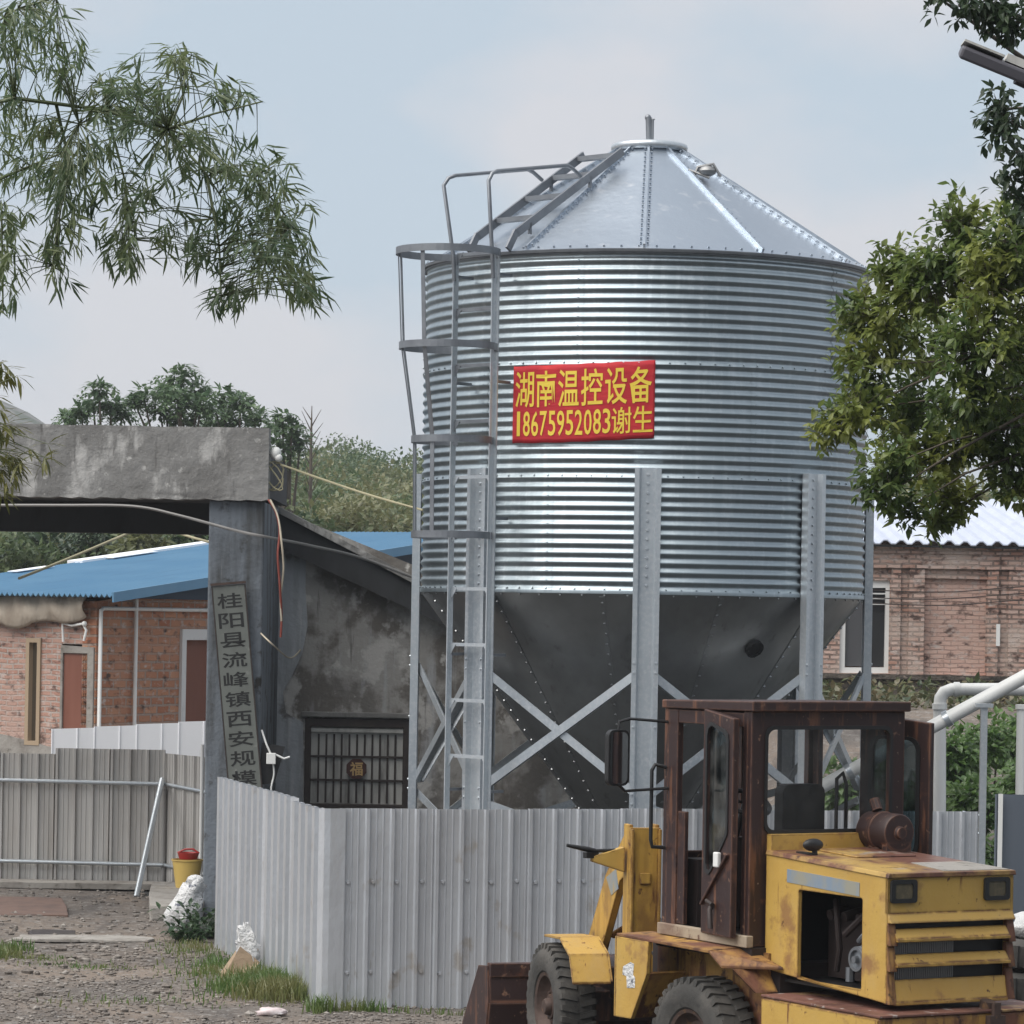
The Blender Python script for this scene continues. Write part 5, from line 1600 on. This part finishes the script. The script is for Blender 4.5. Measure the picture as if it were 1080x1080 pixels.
tx = P(1330, 600, 20).x
tree = thing('broadleaf_tree', 'leafy green broadleaf tree reaching in from the right in front of the silo', 'tree', (tx, 20.2, 0))
m, tw = clump_crown(cl, 4.0, 11, .072, .48, r1, .40, .0028)
lm1 = leaf_mat('broadleaf_leaves', (.075, .125, .040), (.165, .220, .065), (.26, .29, .075), 2.1, .5)
m.build('crown', lm1, tree, org=tree.location)
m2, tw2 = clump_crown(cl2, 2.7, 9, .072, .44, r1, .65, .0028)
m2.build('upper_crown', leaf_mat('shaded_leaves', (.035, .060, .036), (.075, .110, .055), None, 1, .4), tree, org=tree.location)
tb = MB()
tb.tube([(tx, 20.2, 0), (tx-.05, 20.2, 1.6), (tx+.05, 20.3, 3.0), (tx, 20.3, 5.6), (tx-.3, 20, 7.4)], [.2, .17, .14, .09, .03], 12)
tb.build('trunk', MT['bark'], tree, org=tree.location, smooth=60)
limb = MB()
root = Vector((tx, 20.25, 2.9))
for (px, py, rx, ry, d) in cl:
    e_ = P(px, py, d)
    a_ = Vector((tx, 20.25, 4.3+1.3*r1.random()))
    mid = a_.lerp(e_, .55) + Vector((0, 0, .08)) + rdir(r1)*.1
    limb.tube([a_, a_.lerp(mid, .5)+rdir(r1)*.06, mid, mid.lerp(e_, .6)+rdir(r1)*.05, e_], [.03, .02, .011, .007, .003], 6)
for (px, py, rx, ry, d) in cl2:
    e_ = P(px, py, d); a_ = Vector((tx, 20.3, 5.2+1.4*r1.random()))
    limb.tube([a_, a_.lerp(e_, .5)+rdir(r1)*.1, e_], [.04, .022, .006], 6)
limb.add(tw.v, tw.f); limb.add(tw2.v, tw2.f)
limb.build('limbs', MT['bark'], tree, org=tree.location, smooth=60)

# ---------------------------------------------------------------- bamboo, upper left
r2 = random.Random(5)
BD = 14.0
bx = P(-330, 600, BD).x
bam = thing('bamboo', 'bamboo with narrow drooping leaves arching in at the upper left', 'bamboo', (bx, BD, 0))
spec = [(40, 30, 46, 42, 13), (12, 105, 26, 60, 10), (62, 75, 36, 44, 9), (30, 170, 40, 46, 10), (70, 215, 30, 44, 9), (60, 160, 44, 44, 9), (110, 120, 36, 44, 8), (135, 92, 30, 40, 10), (150, 130, 26, 46, 8), (190, 62, 20, 24, 5), (180, 110, 26, 40, 7), (245, 95, 34, 15, 5),
        (205, 150, 40, 34, 9), (240, 165, 46, 36, 9), (275, 180, 34, 30, 6), (290, 220, 40, 40, 10), (305, 270, 36, 44, 11), (270, 280, 40, 44, 11), (250, 235, 44, 40, 9), (240, 312, 24, 18, 4), (322, 300, 22, 26, 6), (195, 250, 36, 30, 6), (165, 190, 44, 40, 8),
        (130, 240, 34, 36, 8), (135, 268, 18, 18, 4), (60, 275, 14, 26, 4), (12, 240, 20, 46, 6), (6, 300, 14, 40, 5), (100, 175, 44, 34, 8), (62, 255, 24, 24, 4), (215, 270, 24, 20, 4), (6, 30, 20, 50, 6)]
vs, fs = [], []
stem = MB()
mains = [[(-330, 600), (-260, 330), (-140, 140), (20, 108), (110, 114), (180, 140), (215, 180), (262, 250), (300, 305)],
         [(-330, 600), (-240, 300), (-100, 90), (20, 10), (60, -10)],
         [(-330, 600), (-230, 400), (-90, 230), (10, 180), (60, 160), (90, 130)],
         [(60, 160), (80, 120), (110, 118)],
         [(180, 140), (196, 100), (193, 45)], [(180, 140), (225, 118), (275, 103)], [(60, 110), (70, 170), (62, 230), (58, 290)], [(110, 114), (130, 190), (140, 275)], [(215, 180), (232, 260), (236, 322)], [(-60, 160), (6, 220), (4, 330)], [(215, 180), (270, 190), (312, 240)]]
stems_pts = []
for k, mp in enumerate(mains):
    pts = [P(x, y, BD+.15*math.sin(k*2.1)) for x, y in mp]
    pts = [p + Vector((0, .12*math.sin(i*1.7+k), 0)) for i, p in enumerate(pts)]
    r0 = .013 if k < 3 else .006
    stem.tube(pts, [max(.0035, r0*(1-i/(len(pts)-1))**1.2+.002) for i in range(len(pts))], 6)
    for i in range(len(pts)-1):
        for j in range(8): stems_pts.append(pts[i].lerp(pts[i+1], j/8))
r0_ = stem
for (px, py, rx, ry, n) in spec:
    for _ in range(int(n*3.6)):
        q = rdir(r2)*(r2.random()**.45)
        c = P(px+q.x*rx, py+q.z*ry, BD+q.y*.8)
        near = min(stems_pts, key=lambda s_: (s_-c).length + max(0, c.z-s_.z)*.4)
        dv = (c-near)
        if dv.length > 1e-3:
            mid = near.lerp(c, .5)+Vector((0, 0, .06*min(1, dv.length)))
            stem.tube([near, mid, c], [.0028, .0022, .0014], 3, caps=False)
            dv.normalize()
        tipd = (dv*.8 + Vector((r2.uniform(-.5, .5), r2.uniform(-.5, .5), -.55))).normalized()
        for k in range(r2.randint(4, 7)):
            dd = (tipd*.8 + rdir(r2)*.75 + Vector((0, 0, -.25))).normalized()
            ll = r2.uniform(.065, .11)
            p = c + tipd*r2.uniform(-.05, .03)
            leaf(vs, fs, p, dd, (Vector((0, 0, 1))+rdir(r2)*.8).normalized(), ll, ll*.125, .2, r2.uniform(0, .2))
m = MB(); m.v = vs; m.f = fs
m.build('foliage', leaf_mat('bamboo_leaves', (.065, .108, .054), (.130, .180, .090), (.15, .185, .075), 2.2, .5), bam, org=bam.location)
stem.build('stems', MT['cane'], bam, org=bam.location)
# spray lower on the left edge
sp = thing('bamboo', 'small yellow green bamboo spray at the left edge in front of the gate beam', 'bamboo', (P(-120, 600, 15).x, 15, 0))
vs, fs = [], []; st2 = MB()
for (px, py, rx, ry, n) in ((8, 388, 14, 12, 4), (4, 470, 12, 34, 9), (10, 500, 14, 24, 6), (30, 478, 22, 10, 3), (-20, 450, 20, 60, 10)):
    for _ in range(n*2):
        c = P(px+r2.uniform(-rx, rx), py+r2.uniform(-ry, ry), 15+r2.uniform(-.2, .2))
        b_ = P(-110, 470+r2.uniform(-30, 30), 15)
        st2.tube([b_, b_.lerp(c, .5)+Vector((0, 0, .08)), c], [.005, .003, .0014], 4, caps=False)
        for k in range(r2.randint(3, 6)):
            dd = (Vector((.6, 0, -.5)) + rdir(r2)*.8).normalized(); ll = r2.uniform(.07, .12)
            leaf(vs, fs, c, dd, Vector((0, 0, 1)), ll, ll*.17, .2, .1)
st2.tube([(sp.location.x, 15, 0), P(-120, 520, 15), P(-100, 400, 15)], [.02, .015, .008], 6)
m = MB(); m.v = vs; m.f = fs
m.build('foliage', leaf_mat('yellowing_bamboo', (.10, .11, .03), (.20, .19, .05), None, 1, .3), sp, org=sp.location)
st2.build('stems', MT['cane'], sp, org=sp.location)

# ---------------------------------------------------------------- hill and wood behind
def hz(x, y):
    ridge = 3.4*smooth(85, 150, y) + 2.2*smooth(140, 240, y)
    return ridge + noise.noise((x*.03, y*.03, 2))*1.2*smooth(85, 140, y) - .6
m = MB()
hx = [-120+8*i for i in range(34)]; hy = [72+10*i for i in range(26)]
m.add([(x, y, hz(x, y)+.9) for y in hy for x in hx], [(j*34+i, j*34+i+1, (j+1)*34+i+1, (j+1)*34+i) for j in range(25) for i in range(33)])
setp(m.build('hillside', mat('hillside_scrub', (.045, .06, .025), .95, 0, [((.2, .2, .2), .45, .65, (.09, .085, .045), 5)]), smooth=180), kind='structure')
m = MB()                                     # bare grey hill far left
vs = []; NXh, NYh = 40, 14
c_ = P(-2, 430, 420)
for j in range(NYh+1):
    for i in range(NXh+1):
        x = c_.x-75+150*i/NXh; y = 380+80*j/NYh
        h = 34.0*math.exp(-((x-c_.x+17.3)/47)**2)*math.exp(-((y-420)/40)**2) + noise.noise((x*.15, y*.15, 1))*1.3
        vs.append((x, y, h-.5))
m.add(vs, [(j*(NXh+1)+i, j*(NXh+1)+i+1, (j+1)*(NXh+1)+i+1, (j+1)*(NXh+1)+i) for j in range(NYh) for i in range(NXh)])
setp(m.build('hill', mat('bare_grey_hill', (.17, .165, .16), .95, 0, [((.25, .25, .25), .46, .6, (.09, .105, .085), 6)]), smooth=180), kind='structure')

def crown_cards(vs, fs, c, r, n, size, rr, flat_=.8):
    for _ in range(n):
        q = rdir(rr)
        f_ = (rr.random()**.35)*(1+.35*noise.noise(q*2.2+c*.37))
        p = c + Vector((q.x*r*f_, q.y*r*f_, q.z*r*f_*flat_))
        d = (q*.6 + rdir(rr)*.9 + Vector((0, 0, -.1))).normalized()
        leaf(vs, fs, p, d, (Vector((0, 0, 1))+rdir(rr)*.5).normalized(), size*rr.uniform(.6, 1.3), size*rr.uniform(.35, .6), .12, .1)

r3 = random.Random(21)
vs, fs = [], []
tops = []
def wood_tree(px, d, ztop, r):
    p = P(px, 600, d)
    k = r3.randint(5, 8)
    for _ in range(k):
        q = rdir(r3)
        c = Vector((p.x+q.x*r*.62, d+q.y*r*.62, ztop-r*.8+q.z*r*.6))
        crown_cards(vs, fs, c, r*r3.uniform(.36, .6), int(105*r), .26, r3, .85)
for i in range(120):                         # right of the gate, seen between beam and silo
    d = r3.uniform(88, 190); px = r3.uniform(215, 470)
    t_ = (d-88)/100
    ytop = 552 - 82*t_**.75 + r3.uniform(-12, 14)
    if px < 330: ytop -= 6
    wood_tree(px, d, P(px, max(ytop, 462), d).z, r3.uniform(1.5, 2.9))
for i in range(60):                          # behind the blue roof, under the beam
    d = r3.uniform(74, 110); px = r3.uniform(-60, 240)
    wood_tree(px, d, P(px, r3.uniform(525, 590), d).z, r3.uniform(1.1, 1.9))
for i in range(46):                          # right, above the pale roof and behind the silo
    d = r3.uniform(80, 150); px = r3.uniform(880, 1200)
    wood_tree(px, d, P(px, r3.uniform(500, 535), d).z, r3.uniform(1.3, 2.2))
m = MB(); m.v = vs; m.f = fs
wd_ = m.build('hillside_wood', leaf_mat('wood_leaves', (.060, .105, .044), (.125, .175, .075), (.20, .20, .095), .22, .4))
setp(wd_, 'dense mixed green wood covering the slope behind the gatehouse', None, None, 'stuff')

# unseen trees added beside and behind the camera to darken the silo's reflections
r5 = random.Random(77)
vs, fs = [], []
for i in range(46):
    t_ = i/45
    c = Vector((13+r5.uniform(0, 9), -20+32*t_, r5.uniform(3.0, 11.5)))
    crown_cards(vs, fs, c, r5.uniform(2.2, 3.4), 190, .75, r5)
for i in range(20):
    c = Vector((r5.uniform(-4, 12), r5.uniform(-26, -18), r5.uniform(2.5, 9)))
    crown_cards(vs, fs, c, r5.uniform(2.2, 3.4), 190, .75, r5)
m = MB(); m.v = vs; m.f = fs
setp(m.build('unseen_wood', leaf_mat('unseen_leaves', (.03, .055, .025), (.06, .09, .04), None, 1, .25)), 'unseen dark trees added beside and behind the camera for the silo to reflect', None, None, 'stuff')

# separate trees on the skyline with airy crowns
def sky_tree(name, label, px, d, blobs, size=.42, lf=None, n=95):
    base = P(px, 640, d)
    gz_ = hz(base.x, d)+.5
    t_ = thing(name, label, 'tree', (base.x, d, gz_), 0, 'airy trees behind the gate beam')
    vs, fs = [], []; tr = MB(); lb_ = MB()
    c0 = Vector((base.x, d, gz_))
    topz = max(P(x, y, d).z for x, y, _ in blobs)
    tr.tube([c0-Vector((0, 0, .3)), c0+Vector((.1, 0, (topz-gz_)*.4)), Vector((base.x+.05, d, gz_+(topz-gz_)*.8))], [.2, .15, .05], 8)
    for (x, y, rp) in blobs:
        c = P(x, y, d) + Vector((0, r3.uniform(-.8, .8), 0)); r = rp/F*d
        a_ = c0+Vector((.05, 0, (topz-gz_)*r3.uniform(.35, .7)))
        lb_.tube([a_, a_.lerp(c, .5)+Vector((0, 0, .1)), c], [.07, .045, .02], 5)
        crown_cards(vs, fs, c, r*.95, int(420*r*r)+30, .24, r3, .75)
        # tufts of drooping pinnate leaves
        for k in range(int(n*r*r*.15)+3):
            q = rdir(r3)*(r3.random()**.45)
            s0 = c+Vector((q.x*r*1.1, q.y*r, q.z*r*.8))
            for fr in range(r3.randint(5, 8)):
                az = r3.uniform(0, 2*PI); el_ = r3.uniform(-.2, .75)
                dr = Vector((math.cos(az)*math.cos(el_), math.sin(az)*math.cos(el_), math.sin(el_)))
                ln = size*r3.uniform(.7, 1.25)
                sd = dr.cross(Vector((0, 0, 1))).normalized()
                for j in range(1, 6):
                    pj = s0+dr*ln*.24*j-Vector((0, 0, ln*.035*j*j))
                    for sg_ in (-1, 1):
                        dd = (sd*sg_+dr*.6+Vector((0, 0, -.4))+rdir(r3)*.2).normalized()
                        leaf(vs, fs, pj, dd, (Vector((0, 0, 1))+rdir(r3)*.3).normalized(), ln*r3.uniform(.38, .5), ln*.15, .1, .15)
    m = MB(); m.v = vs; m.f = fs
    m.build('crown', lf, t_, org=t_.location)
    tr.build('trunk', MT['bark'], t_, org=t_.location, smooth=60)
    lb_.build('limbs', MT['bark'], t_, org=t_.location, smooth=60)
lf1 = leaf_mat('airy_leaves', (.070, .125, .060), (.140, .205, .10), None, 1, .4)
sky_tree('airy_tree', 'small airy tree rising left above the gate beam', 106, 84, [(106, 412, 10), (96, 426, 9), (116, 425, 10), (86, 434, 8), (126, 434, 8), (70, 438, 7)], .40, lf1)
sky_tree('airy_tree', 'tallest airy tree above the gate beam with layered fern-like leaves', 190, 86, [(190, 396, 14), (170, 410, 12), (208, 410, 13), (152, 416, 11), (190, 420, 16), (142, 424, 8), (214, 428, 12), (166, 430, 12), (192, 440, 16)], .40, lf1)
sky_tree('airy_tree', 'airy tree just right of the tallest one above the gate beam', 246, 88, [(236, 416, 12), (256, 426, 14), (268, 438, 12), (228, 432, 12), (246, 440, 16), (222, 442, 10)], .38, lf1)
sky_tree('airy_tree', 'airy tree rising behind the right end of the gate beam', 300, 90, [(298, 440, 9), (308, 452, 10), (288, 450, 9), (302, 466, 14), (316, 462, 8), (292, 474, 12)], .36, lf1)
sky_tree('leaning_tree', 'broad tree with brown trunk seen below the beam behind the blue roof', 155, 76, [(60, 575, 20), (100, 570, 20), (30, 570, 18), (135, 572, 14), (185, 576, 14), (200, 560, 12), (10, 585, 16)], .40, leaf_mat('dark_low_leaves', (.028, .052, .026), (.055, .085, .040), None, 1, .25))
b0 = P(328, 500, 100)
bt = thing('bare_tree', 'thin leafless tree standing out on the skyline right of the gate beam', 'tree', (b0.x, 100, 4))
m = MB()
tp_ = P(329, 428, 100)
m.tube([Vector((b0.x, 100, 4)), P(328, 470, 100), tp_], [.08, .05, .012], 6)
for k in range(16):
    t_ = .45+.5*k/16; a_ = Vector((b0.x, 100, 4)).lerp(tp_, t_)
    s_ = (-1)**k; m.tube([a_, a_+Vector((s_*r3.uniform(.15, .35), r3.uniform(-.2, .2), r3.uniform(.4, .7)))], [.022, .006], 4)
m.build('trunk', MT['bark'], bt, org=bt.location)

# ---------------------------------------------------------------- bushes on the right bank, weeds, grass
r4 = random.Random(33)
def bush(px, py, d, rp, label, size=.16, n=420, lf=None):
    c = P(px, py, d); r = rp/F*d
    t_ = thing('bush', label, 'bush', (c.x, d, gz(c.x, d)), 0, 'bushes on the bank')
    vs, fs = [], []; st_m = MB()
    for k in range(6):
        q = rdir(r4)
        cc = c+Vector((q.x*r*.55, q.y*r*.5, q.z*r*.5))
        st_m.tube([Vector((c.x+r4.uniform(-.1, .1), d, gz(c.x, d)-.05)), Vector((c.x, d, gz(c.x, d))).lerp(cc, .6)+rdir(r4)*.1, cc], [.02, .014, .006], 5)
        for _ in range(n//6):
            q2 = rdir(r4)*(r4.random()**.4)
            p = cc+q2*r*.62
            dd = (q2+rdir(r4)*.8+Vector((0, 0, -.2))).normalized()
            leaf(vs, fs, p, dd, (Vector((0, -.3, 1))+rdir(r4)*.5).normalized(), size*r4.uniform(.6, 1.2), size*.5, .15, .15)
    m = MB(); m.v = vs; m.f = fs
    m.build('foliage', lf, t_, org=t_.location)
    st_m.build('stems', MT['bark'], t_, org=t_.location)
lfb = leaf_mat('bush_leaves', (.055, .115, .028), (.115, .200, .05), (.14, .22, .06), .8, .4)
for i, (px, py, d, rp, lab) in enumerate((
    (1006, 800, 44, 34, 'leafy bush just right of the loader cab under the pipes'),
    (1042, 790, 46, 36, 'leafy bush behind the slim galvanised post'),
    (1075, 780, 47, 34, 'leafy bush highest on the bank at the right edge'),
    (985, 850, 42, 30, 'low bush peeping over the fence right of the cab'),
    (1035, 855, 41, 34, 'bush filling the gap between fence and dark panel'),
    (1072, 840, 42, 34, 'bush behind the dark blue grey panel'),
    (1020, 900, 38, 26, 'lowest bush in the gap beside the fence end'),
    (900, 830, 43, 40, 'bush seen through the cab windows'))):
    bush(px, py, d, rp, lab, .15, 800, lfb)
vs, fs = [], []
for _ in range(1500):                        # creepers and dry stalks on the rubble base
    x = r4.uniform(P(840, 730, 57).x, P(1120, 730, 57).x); y = r4.uniform(52, 57.6)
    p = Vector((x, y, gz(x, y)+r4.random()**2*.35))
    leaf(vs, fs, p, (rdir(r4)+Vector((0, 0, .2))).normalized(), (Vector((0, 0, 1))+rdir(r4)*.5).normalized(), r4.uniform(.1, .22), .09, .1, .1)
m = MB(); m.v = vs; m.f = fs
setp(m.build('ground_cover', leaf_mat('creeper_leaves', (.03, .05, .02), (.10, .12, .05), (.16, .13, .07), .9, .3)), kind='stuff')

def weeds(px, py, d, n, h, spread, label):
    c = P(px, py, d); c.z = gz(c.x, d)
    vs, fs = [], []
    for _ in range(n):
        a_ = r4.uniform(0, 2*PI); e_ = Vector((math.cos(a_)*spread*r4.random(), math.sin(a_)*spread*.6*r4.random(), 0))
        hh = h*r4.uniform(.4, 1)
        for k in range(4):
            p = c+e_*(.6+.25*k)+Vector((0, 0, hh*k/4))
            dd = (Vector((math.cos(a_), math.sin(a_), .5))+rdir(r4)*.7).normalized()
            leaf(vs, fs, p, dd, Vector((0, 0, 1)), .13*r4.uniform(.7, 1.2), .05, .15, .3)
    m = MB(); m.v = vs; m.f = fs
    o = m.build('weed', leaf_mat('weed_leaves', (.022, .048, .022), (.048, .085, .034), None, 1, .3), None, org=c)
    return setp(o, label, 'weed')
weeds(210, 985, 34.6, 60, .42, .34, 'dark leafy weed growing at the foot of the gate pillar')
weeds(196, 998, 34.0, 26, .22, .28, 'low weed in front of the crumpled white sack')
def blades(area, n, hmin, hmax):
    for _ in range(n):
        x, y = area(r4)
        z = gz(x, y)-.01
        h = r4.uniform(hmin, hmax); a_ = r4.uniform(0, 2*PI); l_ = r4.uniform(.15, .7)
        b = len(vs)
        w = r4.uniform(.004, .008)
        s_ = Vector((math.sin(a_), math.cos(a_), 0))*w
        p = Vector((x, y, z)); t_ = p+Vector((math.cos(a_)*h*l_, math.sin(a_)*h*l_, h)); md = p+Vector((math.cos(a_)*h*l_*.3, math.sin(a_)*h*l_*.3, h*.6))
        vs.extend([p-s_, p+s_, md+s_*.8, md-s_*.8, t_]); fs.extend([(b, b+1, b+2, b+3), (b+3, b+2, b+4)])
vs, fs = [], []
def ell(px, py, d, rx, ry):
    c = P(px, py, d)
    def f(r):
        while True:
            q, w = r.gauss(0, .5), r.gauss(0, .5)
            x, y = c.x+q*rx, c.y+w*ry
            # keep to the open side of the metal fence
            if y > A.y-.05:
                t_ = (y-A.y)/(B.y-A.y)
                if x > A.x+(B.x-A.x)*t_-.05: continue
            elif x > A.x and y > A.y-.12: continue
            return x, y
    return f
blades(ell(275, 1040, 29.9, .36, .8), 2000, .06, .20)
blades(ell(300, 1050, 29.2, .28, .4), 900, .08, .24)
blades(ell(235, 1020, 31.6, .4, 1.2), 800, .03, .10)
blades(ell(205, 1005, 33.2, .35, .8), 300, .03, .10)
blades(ell(4, 1018, 32.5, .22, .6), 600, .04, .14)
blades(ell(90, 1028, 31.5, .6, .25), 200, .02, .06)
blades(ell(40, 1026, 32.0, .35, .25), 160, .02, .06)
blades(ell(375, 1064, 28.35, .35, .10), 160, .05, .14)
blades(ell(338, 1066, 28.3, .12, .15), 160, .06, .18)
blades(ell(150, 1062, 28.6, 1.0, .4), 120, .03, .09)
blades(ell(470, 1064, 28.3, .8, .08), 110, .04, .10)
m = MB(); m.v = vs; m.f = fs
setp(m.build('grass', leaf_mat('grass_blades', (.065, .125, .030), (.13, .21, .055), (.20, .20, .08), 1.4, .45)), kind='stuff')
# ================================================================ sky and sun
EL, AZ = 56.0, -62.0                         # sun: elevation, and bearing from straight ahead (negative = left, |az|>90 = behind)
AZ = -120.0
w = bpy.data.worlds.new('World')
scene.world = w
w.use_nodes = True
nt = w.node_tree
nt.nodes.clear()
def N(t, **k):
    nd = nt.nodes.new(t)
    for a, v in k.items(): setattr(nd, a, v)
    return nd
sky = N('ShaderNodeTexSky', sky_type='NISHITA', sun_disc=False)
sky.sun_elevation = math.radians(EL)
sky.sun_rotation = math.radians(AZ)
sky.air_density, sky.dust_density, sky.ozone_density = 1.0, 2.0, 1.0
tc = N('ShaderNodeTexCoord')
mp = N('ShaderNodeMapping'); mp.inputs['Scale'].default_value = (9.0, 9.0, 15.0); mp.inputs['Location'].default_value = (1.3, .4, .9)
nz = N('ShaderNodeTexNoise'); nz.inputs['Scale'].default_value = 1.0; nz.inputs['Detail'].default_value = 6; nz.inputs['Roughness'].default_value = .5
mr = N('ShaderNodeMapRange'); mr.inputs['From Min'].default_value = .40; mr.inputs['From Max'].default_value = .60; mr.inputs['To Min'].default_value = 0; mr.inputs['To Max'].default_value = 1
c1 = N('ShaderNodeMix', data_type='RGBA'); c1.inputs[6].default_value = (4.1, 4.8, 5.5, 1); c1.inputs[7].default_value = (5.2, 5.25, 5.55, 1)
c2 = N('ShaderNodeMix', data_type='RGBA'); c2.inputs[0].default_value = .93
bg = N('ShaderNodeBackground'); bg.inputs['Strength'].default_value = .0635
out = N('ShaderNodeOutputWorld')
L_ = nt.links.new
L_(tc.outputs['Generated'], mp.inputs['Vector']); L_(mp.outputs['Vector'], nz.inputs['Vector']); L_(nz.outputs['Fac'], mr.inputs['Value'])
L_(mr.outputs['Result'], c1.inputs[0]); L_(sky.outputs['Color'], c2.inputs[6]); L_(c1.outputs[2], c2.inputs[7])
L_(c2.outputs[2], bg.inputs['Color']); L_(bg.outputs[0], out.inputs['Surface'])
sd = bpy.data.lights.new('sun', 'SUN')
sd.energy = 2.1; sd.angle = math.radians(70); sd.color = (1, .96, .9)
so = bpy.data.objects.new('sun', sd); COL.objects.link(so)
az, el = math.radians(AZ), math.radians(EL)
dirv = Vector((math.sin(az)*math.cos(el), math.cos(az)*math.cos(el), math.sin(el)))   # towards the sun
so.rotation_euler = dirv.to_track_quat('Z', 'Y').to_euler()
so.location = dirv*60
scene.view_settings.view_transform = 'Standard'
scene.view_settings.look = 'None'
scene.view_settings.exposure = 1.1
scene.view_settings.gamma = 1
# ================================================================ air between here and the hill
m = MB(); m.box((-440, -320, -2), (440, 720, 40))
t = NT('thin_haze')
pv = t.n('ShaderNodeVolumePrincipled')
pv.inputs['Color'].default_value = (.86, .90, .96, 1)
pv.inputs['Density'].default_value = .0005
pv.inputs['Anisotropy'].default_value = .2
t.l(pv.outputs[0], t.out.inputs['Volume'])
hz_o = m.build('haze', t.m)
setp(hz_o, kind='stuff')
